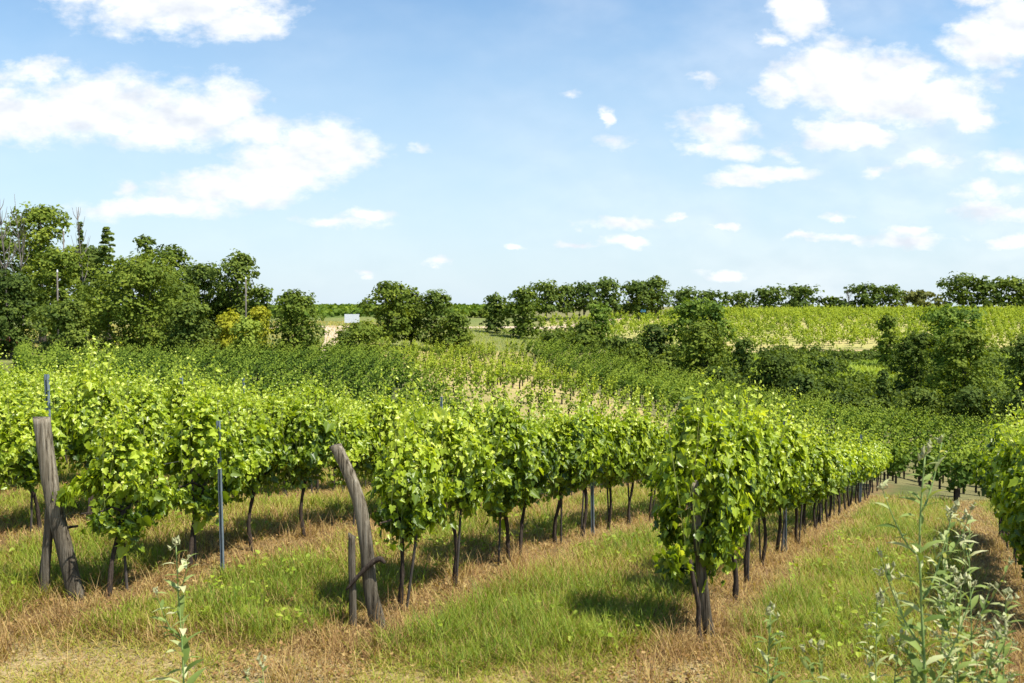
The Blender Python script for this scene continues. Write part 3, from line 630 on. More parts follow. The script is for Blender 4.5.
# ------------------------------------------------------------------ trees
PROFILE = {'round': lambda k: math.sqrt(max(0, 1 - (1.75 * k - .8) ** 2)), 'cone': lambda k: .98 - .93 * k, 'vase': lambda k: .45 + .55 * math.sin(math.pi * min(1, .12 + .72 * k)) - .35 * max(0, k - .75),
           'tall': lambda k: .55 + .45 * math.sin(math.pi * (.15 + .75 * k)) - .5 * max(0, k - .7), 'layer': lambda k: .95 - .8 * k, 'bush': lambda k: math.sqrt(max(.02, 1 - .92 * k ** 2.2))}
def crown_mesh(b, seed, H, W, base, nl, leaf, lobes=16, shape='round', gap=.0, tint=.5, depth=None):
    """leaf sprays on many lobes spread over and through the crown; returns lobe centres for the limbs"""
    g = np.random.default_rng(seed); ch = H - base; cen = []
    lobes = int(lobes * 1.9); rs = min(W, ch * 1.3) * (1.15 / math.sqrt(lobes) + .02) * (.62 if shape in ('layer', 'cone') and H > 7 else 1)
    for i in range(lobes):
        k = (i + .5) / lobes; k = k if shape != 'bush' else k ** 1.15
        r = rs * g.uniform(.75, 1.35) * (1 if shape not in ('cone', 'layer') else 1.15 - .7 * k)
        a = i * 2.39996 + g.normal(0, .35); f = PROFILE[shape](k) * g.uniform(.82, 1.1)
        q = (1.0 if i % 3 else g.uniform(.1, .6)) * max(.05, f * W * .5 - r * .75)
        cen.append((math.cos(a) * q, math.sin(a) * q, base + ch * k, r))
    cen = np.array(cen); cen[:, 2] = np.clip(cen[:, 2], base + cen[:, 3] * .3, H - cen[:, 3] * .72)
    cen[-1, :2] *= .4; cen[-1, 2] = H - cen[-1, 3] * .72
    wgt = cen[:, 3] ** 2; wgt = wgt / wgt.sum(); idx = g.choice(lobes, nl, p=wgt)
    v = norm(g.normal(0, 1, (nl, 3))); v[:, 2] = np.where(v[:, 2] < -.45, -v[:, 2] * .6, v[:, 2])
    ns = 15; spray = norm(g.normal(0, 1, (lobes * ns, 3))); spray[:, 2] = np.abs(spray[:, 2]) * .95 - .3; spray = norm(spray)
    slen = g.uniform(.62, 1.36, lobes * ns); si = idx * ns + g.integers(0, ns, nl)
    loose = g.random(nl) < .12
    v2 = norm(np.where(loose[:, None], v, spray[si] + .34 * v)); rad = np.where(loose, 1.0, slen[si]) - np.abs(g.normal(0, .2, nl))
    sq = np.array([1, 1, .8 if shape != 'layer' else .33])
    P = cen[idx, :3] + v2 * (cen[idx, 3] * rad)[:, None] * sq
    nn = v2 + np.array([0, 0, .45]) + g.normal(0, .42, (nl, 3)); X, Y, Z = frame(nn, g.normal(0, 1, (nl, 3)))
    lob = g.normal(0, .10, lobes)
    b.stamp(LEAF_Q, P, X, Y, Z, leaf * g.uniform(.55, 1.3, nl), 0, np.clip(tint + lob[idx] + g.normal(0, .12, nl), 0, 1))
    return cen
def trunk_mesh(b, seed, H, base, r, cen, lean=0.0, limbs=7, mat=0):
    g = np.random.default_rng(seed + 5); n = 9; t = np.linspace(0, 1, n); top = base + (H - base) * .55
    P = np.c_[lean * t + .05 * r * np.sin(t * 5), .04 * np.cos(t * 6), -.3 + (top + .3) * t]
    b.tube(P, r * (1.15 - .85 * t) + r * .35 * np.exp(-t * 12), 8, mat=mat, lump=.06)
    order = np.argsort(-cen[:, 3])[:limbs]
    for j in order:
        q0 = P[min(n - 2, int(n * g.uniform(.4, .9)))]; q2 = cen[j, :3]; q1 = (q0 + q2) / 2 + (0, 0, -.08 * H)
        tt = np.linspace(0, 1, 6)[:, None]; q = (1 - tt) ** 2 * q0 + 2 * tt * (1 - tt) * q1 + tt ** 2 * q2
        b.tube(q, np.linspace(r * .45, r * .1, 6), 5, mat=mat, cap=False)
TREE_N = [0]
def tree(name, label, px, top, w, d, base_py=None, mat='tree', shape='round', crown_base=.15, lobes=16, dens=1.0, leaf=None, group=None, tint=.5, cat='tree', lean=0.0, gap=0.0):
    """px, top, w: column, top row and width in the photo at depth d"""
    TREE_N[0] += 1; seed = 1000 + TREE_N[0] * 17
    x = (px - 512) / FPX * d; zg = hz(x, d); H = at(px, top, d)[2] - zg; W = w * d / FPX
    o = empty(name, (x, d, zg))
    leaf = leaf or max(.17, .0025 * d)
    area = W * max(H * (1 - crown_base), W * .5); nl = int(np.clip(7.2 * dens * area / leaf ** 2, 700, 26000))
    b = MB(); cen = crown_mesh(b, seed, H, W, H * crown_base, nl, leaf, lobes, shape, gap, tint); b.build('crown', M[mat], o)
    b = MB(); trunk_mesh(b, seed, H, H * crown_base, max(.06, H * .022), cen, lean); b.build('trunk', M['wood'], o, smooth=True)
    tag(o, label, cat, group); return o
G1 = 'trees of the dense grove on the left'
tree('broadleaf_tree', 'tallest airy tree at the back left of the grove, against the sky', 42, 205, 76, 104, shape='round', crown_base=.25, lobes=19, dens=.95, group=G1, tint=.55)
tree('broadleaf_tree', 'dark tree cut by the left picture edge', -2, 232, 52, 97, lobes=14, group=G1)
tree('broadleaf_tree', 'round mid green tree below the tallest tree, behind the pole', 62, 248, 68, 92, group=G1, tint=.55, lobes=18)
tree('broadleaf_tree', 'leafy tree low at the left edge behind the wooden frame', 12, 272, 62, 84, group=G1, mat='tree_dark', lobes=15, crown_base=.06)
tree('broadleaf_tree', 'low rounded tree just above the vines, left of the biggest tree', 68, 300, 60, 78, group=G1, mat='tree_dark', crown_base=.03, lobes=15, tint=.6)
tree('conifer_tree', 'narrow spire-topped conifer between the tallest tree and the layered pine', 82, 222, 30, 102, shape='cone', crown_base=.15, lobes=20, mat='tree_dark', group=G1)
tree('pine_tree', 'dark pine with layered boughs at the back of the grove', 108, 226, 52, 100, shape='layer', crown_base=.3, lobes=20, mat='tree_dark', group=G1, dens=.8)
tree('broadleaf_tree', 'biggest broad round tree in the middle of the grove', 142, 258, 112, 82, group=G1, crown_base=.04, lobes=30, tint=.55)
tree('broadleaf_tree', 'tree with a small raised tuft behind the biggest tree', 147, 236, 26, 106, group=G1, shape='tall', lobes=9, dens=.8)
tree('broadleaf_tree', 'loose-topped tree behind the right shoulder of the biggest tree', 174, 247, 52, 104, group=G1, lobes=15)
tree('broadleaf_tree', 'tree filling the gap left of the tall right-hand grove tree', 205, 264, 50, 100, group=G1, lobes=16, mat='tree_dark', tint=.6)
tree('broadleaf_tree', 'tall dark tree near the right end of the grove', 238, 253, 50, 98, group=G1, lobes=18, mat='tree_dark', tint=.65, crown_base=.1)
tree('broadleaf_tree', 'small sprig-like tree leaning out at the right end of the grove', 262, 286, 22, 97, group=G1, lobes=7, mat='tree_dark', crown_base=.4)
tree('broadleaf_tree', 'dark low tree between the biggest tree and the yellow bush', 192, 302, 52, 79, group=G1, crown_base=.03, lobes=16, mat='tree_dark')
tree('broadleaf_tree', 'dark tree filling the back of the grove behind the conifer', 92, 246, 58, 112, group=G1, lobes=16, mat='tree_dark', crown_base=.03)
tree('broadleaf_tree', 'dark understorey tree low behind the right half of the biggest tree', 178, 280, 60, 95, group=G1, lobes=16, mat='tree_dark', crown_base=.02, shape='bush')
tree('broadleaf_tree', 'low dark tree under the tall dark tree, behind the yellow bushes', 232, 290, 56, 102, group=G1, lobes=15, mat='tree_dark', crown_base=.02, shape='bush')
tree('yellow_bush', 'bright yellow bush on the left of the pair, below the grove', 229, 312, 38, 84, mat='tree_yellow', shape='bush', crown_base=.02, lobes=12, cat='bush', group='yellow bushes', tint=.6)
tree('yellow_bush', 'paler yellow bush tucked between grove and round dark tree', 260, 306, 26, 92, mat='tree_yellow', shape='bush', crown_base=.02, lobes=9, cat='bush', group='yellow bushes')
tree('yellow_bush', 'yellow green bush standing in front of the brighter yellow ones', 246, 319, 40, 80, mat='tree_pale', shape='bush', crown_base=.02, lobes=12, cat='bush', group='yellow bushes', tint=.9)
tree('broadleaf_tree', 'round dark tree standing left of the sandy track', 295, 291, 60, 80, crown_base=.04, lobes=22, tint=.5)
tree('bush', 'wide low bush right of the sandy track, below the white board', 362, 322, 66, 92, shape='bush', crown_base=.02, lobes=18, cat='bush', tint=.55)
tree('bush', 'small dark bush at the right foot of the sandy track', 347, 331, 26, 90, shape='bush', crown_base=.02, lobes=9, cat='bush', mat='tree_dark', tint=.6)
tree('broadleaf_tree', 'taller loose-crowned tree right of the white board', 388, 282, 54, 108, crown_base=.1, lobes=20, tint=.58, shape='vase')
tree('broadleaf_tree', 'slim tree squeezed between two trees right of the white board', 411, 290, 34, 112, crown_base=.1, lobes=12, mat='tree')
tree('broadleaf_tree', 'dark tree with a knobbly top, right of the white board trees', 436, 291, 44, 110, crown_base=.06, lobes=18, mat='tree_dark', tint=.7)
tree('bush', 'round dark bush at the right end of the centre-left clump', 457, 312, 36, 107, shape='bush', crown_base=.02, lobes=13, cat='bush', tint=.4)
tree('bush', 'grey green far bush on the horizon left of the centre pair', 482, 309, 26, 190, shape='bush', crown_base=.02, lobes=8, cat='bush', mat='tree')
tree('broadleaf_tree', 'dark left tree of the pair at the picture centre', 496, 294, 30, 138, crown_base=.03, lobes=12, mat='tree_dark')
tree('broadleaf_tree', 'brighter right tree of the pair at the picture centre', 523, 288, 44, 132, crown_base=.03, lobes=20, shape='bush')
G2 = 'trees along the far field road'
for px, top, w, lab in [(546, 281, 34, 'round open-crowned tree, first of the far road trees from the centre'), (567, 285, 24, 'narrow tree second among the far road trees'), (584, 283, 32, 'broad tree third among the far road trees'),
                        (607, 279, 32, 'round tree fourth among the far road trees, left of the blue panel'), (637, 281, 34, 'broad tree shading the blue panel on the far road'), (655, 277, 28, 'pointed tree behind the blue panel, right end of road trees')]:
    tree('roadside_tree', lab, px, top, w * 1.12, 186 + (px - 546) * .12, mat='tree_dark', crown_base=.16, lobes=15, group=G2, tint=.5)
G3 = 'trees and bushes along the valley hedge line'
for nm, lab, px, top, w, d, mt, shp, cb, lb, ti in [
    ('young_tree', 'slim pale young tree above the hedge right of the centre pair', 600, 304, 26, 122, 'tree_pale', 'tall', .05, 10, .45),
    ('bush', 'dark bush at the foot of the slim pale young tree', 584, 320, 30, 121, 'tree_dark', 'bush', .02, 10, .6),
    ('bush', 'leftmost low bush of the valley hedge', 553, 333, 36, 117, 'tree', 'bush', .02, 11, .5),
    ('bush', 'low hedge bush beneath the dark bush and young tree', 585, 336, 46, 113, 'tree', 'bush', .02, 13, .5),
    ('bush', 'low dark hedge bush with dark shaded foot, third from left', 616, 338, 42, 108, 'tree_dark', 'bush', .02, 12, .6),
    ('bush', 'round very dark bush in the hedge below the blue panel', 655, 325, 40, 104, 'tree_dark', 'bush', .02, 13, .35),
    ('bush', 'low rounded bush between two dark hedge bushes, below the far road trees', 636, 346, 40, 103, 'tree', 'bush', .02, 12, .45),
    ('bush', 'small low bush at the foot of the broad green hedge tree', 718, 366, 40, 91, 'tree_dark', 'bush', .02, 11, .5),
    ('bush', 'low dark bush filling the hedge just before its bend', 748, 374, 44, 87, 'tree_dark', 'bush', .02, 12, .55),
    ('bush', 'low spreading bush along the hedge under the very dark one', 818, 391, 52, 79, 'tree', 'bush', .02, 13, .35),
    ('bush', 'low dark bush closing the hedge beside the pointed one', 866, 398, 44, 77, 'tree_dark', 'bush', .02, 12, .5),
    ('young_tree', 'pale feathery tree rising left in the valley hedge', 689, 299, 44, 104, 'tree_pale', 'tall', .05, 16, .4),
    ('young_tree', 'pale feathery tree rising right in the valley hedge', 715, 303, 36, 101, 'tree_pale', 'tall', .05, 14, .35),
    ('broadleaf_tree', 'broad green tree at the heart of the valley hedge', 704, 322, 68, 96, 'tree', 'bush', .02, 24, .6),
    ('bush', 'low bush left of the broad green hedge tree', 668, 355, 46, 96, 'tree_dark', 'bush', .02, 12, .65),
    ('bush', 'upright dark bush right of the broad hedge tree', 744, 338, 28, 93, 'tree_dark', 'bush', .02, 11, .6),
    ('bush', 'wide dark green bush at the hedge bend', 776, 352, 58, 86, 'tree', 'bush', .02, 18, .35),
    ('bush', 'very dark low bush at the edge of the meadow', 803, 374, 46, 82, 'tree_dark', 'bush', .02, 13, .35),
    ('bush', 'small round dark bush alone in the bright meadow', 826, 357, 26, 112, 'tree_dark', 'bush', .02, 9, .45),
    ('bush', 'low dark hedge bush below the bright meadow', 846, 392, 48, 78, 'tree_dark', 'bush', .02, 12, .4),
    ('young_tree', 'slim upright young tree in front of the far dry strip', 887, 315, 22, 124, 'tree', 'tall', .1, 9, .6),
    ('young_tree', 'pale wide tree reaching the far vineyard, right of the slim one', 948, 306, 68, 108, 'tree_pale', 'vase', .05, 22, .4),
    ('broadleaf_tree', 'upright dark tree left in the right-hand clump', 915, 333, 46, 96, 'tree', 'tall', .02, 17, .3),
    ('broadleaf_tree', 'broad feathery tree in the middle of the right-hand clump', 966, 330, 72, 90, 'tree', 'bush', .02, 26, .55),
    ('bush', 'small pointed dark bush at the left of the right-hand clump', 884, 370, 24, 80, 'tree_dark', 'cone', .02, 10, .5),
    ('bush', 'low wide bush left of the darkest one under the right-hand clump', 922, 388, 62, 76, 'tree_dark', 'bush', .02, 16, .6),
    ('bush', 'low wide bush under the middle of the right-hand clump', 975, 388, 66, 74, 'tree_dark', 'bush', .02, 17, .55),
    ('broadleaf_tree', 'dark tree cut by the right picture edge', 1026, 335, 48, 80, 'tree_dark', 'bush', .02, 18, .5),
    ('bush', 'low dark bush in the bottom right corner of the hedge', 1022, 392, 50, 72, 'tree_dark', 'bush', .02, 14, .4)]:
    tree(nm, lab, px, top, w, d, mat=mt, shape=shp, crown_base=cb, lobes=lb, tint=ti, group=G3, cat='bush' if nm == 'bush' else 'tree')
G4 = 'trees on the far ridge'
for px, top, w, mt, shp, lab in [
    (684, 288, 34, 'tree_dark', 'round', 'leftmost ridge tree, dark, beside the road trees'), (708, 291, 36, 'tree_dark', 'bush', 'low dark ridge tree second from the left'), (741, 292, 28, 'tree_dark', 'round', 'small ridge tree with sky gaps under its crown'),
    (768, 287, 26, 'tree_dark', 'vase', 'open-crowned ridge tree left of the big dome'), (797, 286, 46, 'tree_dark', 'round', 'big dome-shaped dark ridge tree'), (832, 297, 32, 'tree_dark', 'bush', 'low ridge thicket between dome and spreading trees'),
    (866, 284, 34, 'tree_dark', 'vase', 'spreading ridge tree left of the olive one'), (889, 285, 32, 'tree_dark', 'vase', 'spreading ridge tree touching the olive one'), (918, 291, 44, 'tree_olive', 'bush', 'brownish olive rounded tree on the ridge'),
    (962, 275, 44, 'tree', 'vase', 'tallest umbrella-shaped tree on the ridge'), (984, 282, 28, 'tree_dark', 'vase', 'slender ridge tree right of the tallest one'), (1008, 277, 34, 'tree', 'round', 'round ridge tree near the right edge'), (1028, 280, 30, 'tree_dark', 'round', 'ridge tree cut by the right picture edge'),
    (850, 301, 40, 'tree_dark', 'bush', 'low hedge on the ridge below the spreading trees'), (975, 302, 70, 'tree_dark', 'bush', 'low hedge on the ridge beneath the tallest tree')]:
    tree('ridge_tree' if 'hedge' not in lab else 'hedge', lab, px, top, w * 1.2, 266, mat=mt, shape=shp, dens=.8, crown_base=(.2 if shp == 'vase' else .1) if px > 855 else .03, lobes=11 + len(lab) % 8, group=G4, tint=.5, cat='tree' if 'hedge' not in lab else 'hedge')
tree('hedge', 'low hedge under the far road trees by the blue panel', 632, 305, 56, 205, mat='tree_dark', shape='bush', crown_base=.02, lobes=14, cat='hedge')

# bare dead trees
def dead_tree(px, top, d, label, seed, n=9, lean=.3):
    g = np.random.default_rng(seed); x = (px - 512) / FPX * d; zg = hz(x, d); H = at(px, top, d)[2] - zg
    o = empty('dead_tree', (x, d, zg)); b = MB(); t = np.linspace(0, 1, 12)
    P = np.c_[lean * np.sin(t * 4), .1 * np.cos(t * 3), -.3 + (H + .3) * t]; b.tube(P, .13 * (1 - .88 * t), 7, lump=.05); b.build('trunk', M['deadwood'], o, smooth=True)
    b = MB()
    for i in range(n * 2):
        k = g.uniform(.5, .97); p = P[int(k * 11)]; a = g.uniform(0, 6.28); L_ = g.uniform(1.4, 3.2) * (1.3 - k)
        q = np.array([p, p + (math.cos(a) * L_ * .4, math.sin(a) * L_ * .4, L_ * .7), p + (math.cos(a) * L_ * .6, math.sin(a) * L_ * .6, L_ * 1.6)]); b.tube(q, [.045, .03, .012], 5, cap=False)
    b.build('branch', M['deadwood'], o); tag(o, label, 'dead tree', 'bare dead trees in the grove')
dead_tree(4, 196, 88, 'bare grey dead tree nearest the left picture edge', 1, 12)
dead_tree(20, 194, 90, 'bare dead tree poking above the tallest tree', 2, 8)
dead_tree(81, 207, 100, 'dead bare tip above the narrow conifer', 3, 10)
dead_tree(848, 293, 262, 'small bare tree on the far ridge', 4, 14)

# ------------------------------------------------------------------ poles, board, frame, car
def pole(px, top, d, label):
    x = (px - 512) / FPX * d; zg = hz(x, d); H = at(px, top, d)[2] - zg
    o = empty('utility_pole', (x, d, zg)); b = MB(); b.tube([(0, 0, -.3), (0, 0, H * .5), (.03, 0, H)], [.085, .075, .065], 8); b.build('shaft', M['deadwood'], o, smooth=True)
    b = MB(); b.tube([(.03, 0, H + .003), (.03, 0, H + .22)], [.075, .05], 8); b.build('cap', M['white'], o)
    tag(o, label, 'utility pole', 'utility poles in the grove')
pole(58, 272, 84, 'short wooden utility pole in front of the round mid green tree')
pole(65, 231, 96, 'pale pole tip high between the tallest tree and conifer')
pole(246, 279, 92, 'wooden utility pole before the tall dark tree above the yellow bushes')
d = 118; x = (352 - 512) / FPX * d; zg = at(352, 327, d)[2]
o = empty('notice_board', (x, d, hz(x, d))); zb = at(352, 318.5, d)[2] - o.location.z
b = MB(); b.box((0, 0, zb), (1.95, .06, 1.15)); b.build('panel', M['white'], o)
for s in (-.8, .8):
    b = MB(); b.box((s, .07, zb * .5 - .1), (.09, .08, zb + .2)); b.build('leg', M['deadwood'], o)
tag(o, 'blank white board on legs beside the track, left of the loose-crowned tree', 'board')
d = 196; x = (643 - 512) / FPX * d; o = empty('blue_sign', (x, d, hz(x, d))); zb = at(643, 309, d)[2] - o.location.z
b = MB(); b.box((0, 0, zb), (1.15, .08, 1.35)); b.build('panel', M['blue'], o)
for s in (-.45, .45):
    b = MB(); b.box((s, .09, zb * .5), (.08, .07, zb)); b.build('leg', M['deadwood'], o)
tag(o, 'bright blue panel under the trees of the far road', 'sign')
# wooden frame at the left edge: post, beam, rail
d = 85; x = (12 - 512) / FPX * d; zg = hz(x, d); H = at(12, 323, d)[2] - zg; o = empty('wooden_gateway', (x, d, zg))
b = MB(); b.box((0, 0, H / 2 - .15), (.2, .2, H + .3), bev=.02); b.build('post', M['deadwood'], o)
b = MB(); b.box((-2.4, 0, H - .12), (4.4, .14, .14)); b.build('beam', M['deadwood'], o)
b = MB(); b.box((1.1, 0, H * .42), (1.9, .08, .09)); b.box((1.95, 0, H * .21), (.09, .09, H * .44)); b.build('rail', M['deadwood'], o)
tag(o, 'weathered post with beam and rail at the left edge, above the vines', 'gateway')
d = 87; px = -6; x = (px - 512) / FPX * d; zg = hz(x, d); o = empty('parked_van', (x, d, zg), .1); o.scale = (1, 1, 1.5); up = max(0.0, at(px, 336, d)[2] - zg - 1.5)
prof = [(-2.0, .3), (-2.05, .7), (-1.9, .9), (-1.1, .98), (-.55, 1.48), (.75, 1.5), (1.45, 1.02), (2.0, .92), (2.08, .6), (2.0, .3)]
b = MB(); K = len(prof); V = [(a, s * (.84 - .12 * (zz > 1.2)), zz) for s in (-1, 1) for a, zz in prof]
b.faces(V, [list(range(K)), list(range(2 * K - 1, K - 1, -1))] + [[j, K + j, K + (j + 1) % K, (j + 1) % K] for j in range(K)]); b.build('body', M['red'], o)
for s in (-1, 1):
    b = MB(); y = s * .79; b.faces([(-.9, s * .846, 1.02), (.9, s * .846, 1.02), (.6, s * .735, 1.42), (-.45, s * .735, 1.42)], [[0, 1, 2, 3] if s < 0 else [3, 2, 1, 0]]); b.build('window', M['glass'], o)
    for wx in (-1.25, 1.3):
        b = MB(); th = np.linspace(0, 6.283, 16, endpoint=False); V = [(wx + .32 * math.cos(q), s * yy, .32 + .32 * math.sin(q)) for yy in (.68, .87) for q in th]
        b.faces(V, [[j, (j + 1) % 16, 16 + (j + 1) % 16, 16 + j] for j in range(16)] + [list(range(16)), list(range(16, 32))[::-1]]); b.build('wheel', M['rubber'], o)
tag(o, 'red vehicle half hidden behind the wooden gateway at the left edge', 'vehicle')

# ------------------------------------------------------------------ grass
BLADE = ([(-.5, 0, 0), (.5, 0, 0), (-.36, .55, .09), (.36, .55, .09), (0, 1, .34)], [[0, 1, 3, 2], [2, 3, 4]])
def blades(b, x, y, length, width, tint, lean, seed, flat=None):
    g = np.random.default_rng(seed); n = len(x); P = np.c_[x, y, height(x, y) - .01]
    a = g.uniform(0, 2 * np.pi, n); dirv = np.c_[np.cos(a), np.sin(a), np.zeros(n)]
    Y = norm(dirv * lean[:, None] + (0, 0, 1.0)); X = norm(np.cross(Y, np.c_[np.cos(a + 1.57 * 0), np.sin(a), np.full(n, .01)])); X = np.where(np.isfinite(X), X, 1.0)
    Zx = np.cross(X, Y)
    s = np.sign((Zx * dirv).sum(1))[:, None]; Zx = Zx * np.where(s == 0, 1, s)
    # different width and length: scale X by width, Y/Z by length
    b.stamp(BLADE, P, X * (width / length)[:, None], Y, Zx, length, 0, tint)
def lane_fields():
    g = np.random.default_rng(77)
    # sample positions with density falling with distance
    N_ = 560000
    d = 6.9 + (30 - 6.9) * g.random(N_) ** 1.75; px = g.uniform(-50, 1074, N_); x = (px - 512) / FPX * d; y = d
    s = x * RN[0] + y * RN[1]; ds = (s - ROW2_S + SPACING / 2) % SPACING - SPACING / 2; a = np.abs(ds - .07)
    n1 = fbm(x * .9, y * .9); n2 = fbm(x * 2.6 + 5, y * 2.6); n3 = fbm(x * .35 + 9, y * .35 + 2)
    front = sstep(7.95 - .05 * x, 7.2 - .05 * x, y + (n1 - .5) * 1.1) * (1 - .35 * sstep(1.5, 4, x))
    wild = sstep(1.5, 4.5, x) * sstep(13, 8, y) * .0
    green = sstep(.18, .66, a + (n2 - .5) * .7) * (1 - .7 * front)
    green = np.clip(green * (.25 + .95 * sstep(.36, .62, n1 * .55 + n3 * .45)), 0, 1)
    tint = np.where(g.random(N_) < green * .52, 0.47 + .15 * g.random(N_) + .44 * g.random(N_) * sstep(.38, .66, n1 * .6 + n2 * .4), np.where(front > .5, .14, .0) + .38 * g.random(N_) ** 1.15)
    length = np.where(tint > .45, g.uniform(.10, .38, N_) * (.3 + 1.3 * n2), g.uniform(.07, .30, N_) * (.5 + .9 * n2)) * (.55 + .4 * sstep(.15, .6, a))
    length = length * (1 - .5 * front); length = np.maximum(length, .04)
    keep = g.random(N_) < np.where(a < .35, .75, 1.0) * (1 - .25 * front)
    width = g.uniform(.0045, .009, N_) * (1 + np.clip((d - 9) / 14, 0, 1.2))
    lean = np.where(tint > .45, g.uniform(.15, .9, N_), g.uniform(.25, 1.9, N_)) * (1 + 1.6 * front)
    for nm, sel, lab, cat in (('lane_grass', tint > .45, 'green grass growing in the lanes between the vine rows', 'grass'), ('dry_grass', tint <= .45, 'straw coloured dry grass under the vines and along the front', 'dry grass')):
        k = sel & keep; b = MB(); blades(b, x[k], y[k], length[k], width[k], tint[k], lean[k], 5); o = b.build(nm, M['grass']); tag(o, lab, cat, kind='stuff'); print(nm, k.sum())
    # tall seeding dry tufts along the strips and the front
    b = MB(); nt_ = 200
    for _ in range(nt_):
        dd = 7.1 + 9 * g.random() ** 1.6; q = g.uniform(-20, 1044)
        xx = (q - 512) / FPX * dd
        if g.random() < .7:
            kk = g.integers(1, 5); xx, dd = on_row(int(kk), dd, g.normal(.15, .28))
        m = g.integers(25, 60); xs = xx + g.normal(0, .09, m); ys = dd + g.normal(0, .09, m)
        blades(b, xs, ys, g.uniform(.15, .42, m), np.full(m, .0055), g.uniform(.02, .32, m), g.uniform(.1, 1.1, m), int(g.integers(1e6)))
    o = b.build('straw_tufts', M['grass']); tag(o, 'taller straw tufts standing along the vine rows', 'dry grass', kind='stuff')
    # broad-leaved weeds in the lanes
    b = MB(); m = 9000; dd = 7.4 + 8 * g.random(m) ** 1.5; q = g.uniform(0, 1024, m); xx = (q - 512) / FPX * dd
    nz = fbm(xx * 1.1 + 3, dd * 1.1 + 8); s = xx * RN[0] + dd * RN[1]; a2 = np.abs((s - ROW2_S + SPACING / 2) % SPACING - SPACING / 2)
    k = (nz > .53) & (a2 > .4) & (dd > 8.0 - .12 * xx); xx, dd = xx[k], dd[k]; m = len(xx)
    P = np.c_[xx, dd, height(xx, dd) + g.uniform(.02, .17, m)]; X, Y, Z = frame(np.c_[g.normal(0, .5, m), g.normal(0, .5, m), np.ones(m)], g.normal(0, 1, (m, 3)))
    b.stamp(LEAF_LO, P, X * .8, Y, Z, g.uniform(.03, .075, m), 0, np.clip(g.normal(.6, .2, m), 0, 1)); o = b.build('broadleaf_weeds', M['meadow']); tag(o, 'patches of low broad-leaved weeds in the grass lanes', 'weeds', kind='stuff')
lane_fields()
def litter():
    g = np.random.default_rng(123); m = 15000; d = 7.2 + 12 * g.random(m) ** 1.6; q = g.uniform(-30, 1054, m); x = (q - 512) / FPX * d
    s = x * RN[0] + d * RN[1]; a = np.abs((s - ROW2_S + SPACING / 2) % SPACING - SPACING / 2); k = (a < .55 * (.5 + fbm(x * 1.7, d * 1.7))) | ((d < 7.6) & (g.random(m) < .08))
    x, d = x[k], d[k]; m = len(x); P = np.c_[x, d, height(x, d) + g.uniform(.01, .09, m)]
    X, Y, Z = frame(np.c_[g.normal(0, .45, m), g.normal(0, .45, m), np.ones(m)], g.normal(0, 1, (m, 3)))
    b = MB(); b.stamp(LEAF_LO, P, X, Y, Z, g.uniform(.015, .04, m), 0, np.clip(g.normal(.1, .09, m), 0, .3)); o = b.build('leaf_litter', M['grass']); tag(o, 'brown dead leaves and debris lying under the vine rows', 'leaf litter', kind='stuff')
    # clods and small stones of the dry soil along the front edge and the rows
    oc = [(1, 0, 0), (-.9, .1, 0), (0, 1, .1), (.1, -.9, 0), (0, .1, .7), (0, 0, -.5)]; of = [[0, 2, 4], [2, 1, 4], [1, 3, 4], [3, 0, 4], [2, 0, 5], [1, 2, 5], [3, 1, 5], [0, 3, 5]]
    m = 1300; d = 7.0 + 7 * g.random(m) ** 2.2; q = g.uniform(-30, 1054, m); x = (q - 512) / FPX * d; s = x * RN[0] + d * RN[1]; a = np.abs((s - ROW2_S + SPACING / 2) % SPACING - SPACING / 2)
    k = (a < .3) | (d < 7.9); x, d = x[k], d[k]; m = len(x); P = np.c_[x, d, height(x, d) + .005]; X, Y, Z = frame(np.c_[g.normal(0, .3, m), g.normal(0, .3, m), np.ones(m)], g.normal(0, 1, (m, 3)))
    b = MB(); b.stamp((oc, of), P, X, Y, Z, .006 + .014 * g.random(m) ** 2.5, 0, .5); o = b.build('soil_clods', M['dirt']); tag(o, 'small dry soil clods and stones along the front edge', 'soil clods', kind='stuff')
litter()
def meadow():
    g = np.random.default_rng(91); n = 60000
    lo, hi = MEAD.min(0), MEAD.max(0); x = g.uniform(lo[0], hi[0], n); y = g.uniform(lo[1], hi[1], n); k = inside(MEAD, x, y); x, y = x[k], y[k]
    nz = fbm(x * .1, y * .22); m = len(x); b = MB()
    blades(b, x, y, g.uniform(.35, .8, m) * (.6 + .9 * nz), g.uniform(.06, .13, m), np.clip(nz * 1.9 - .5 + g.normal(0, .12, m), 0, 1), g.uniform(.2, 1.0, m), 3)
    o = b.build('meadow_grass', M['meadow']); tag(o, 'bright green meadow grass beyond the valley hedge', 'grass', kind='stuff')
    P = np.c_[x, y, height(x, y)]; k = (fbm(x * .16 + 3, y * .35 + 1) > .54) & (g.random(m) < .05) ; P = P[k]; b = MB(); q = len(P)
    bushes(b, P, g.uniform(.6, 1.5, q), g.uniform(1.2, 3.0, q), 60, .32, 0, np.clip(g.normal(.25, .15, q), 0, 1), 44, (0, 0), 1)
    o = b.build('meadow_scrub', M['tree']); tag(o, 'patches of low green scrub in the meadow', 'scrub', kind='stuff')
    # scrubby dry grass on the rise round the track
    n = 26000; x = g.uniform(-75, 8, n); y = g.uniform(84, 150, n); m = len(x); nz = fbm(x * .1 + 4, y * .1); b = MB()
    blades(b, x, y, g.uniform(.2, .5, m), g.uniform(.06, .11, m), np.clip(np.where(x / y > -.14, .45, .15) + .5 * nz + g.normal(0, .1, m), 0, 1), g.uniform(.2, 1.0, m), 4)
    o = b.build('rough_grass', M['grass']); tag(o, 'rough dry grass around the sandy track and trees', 'dry grass', kind='stuff')
meadow()

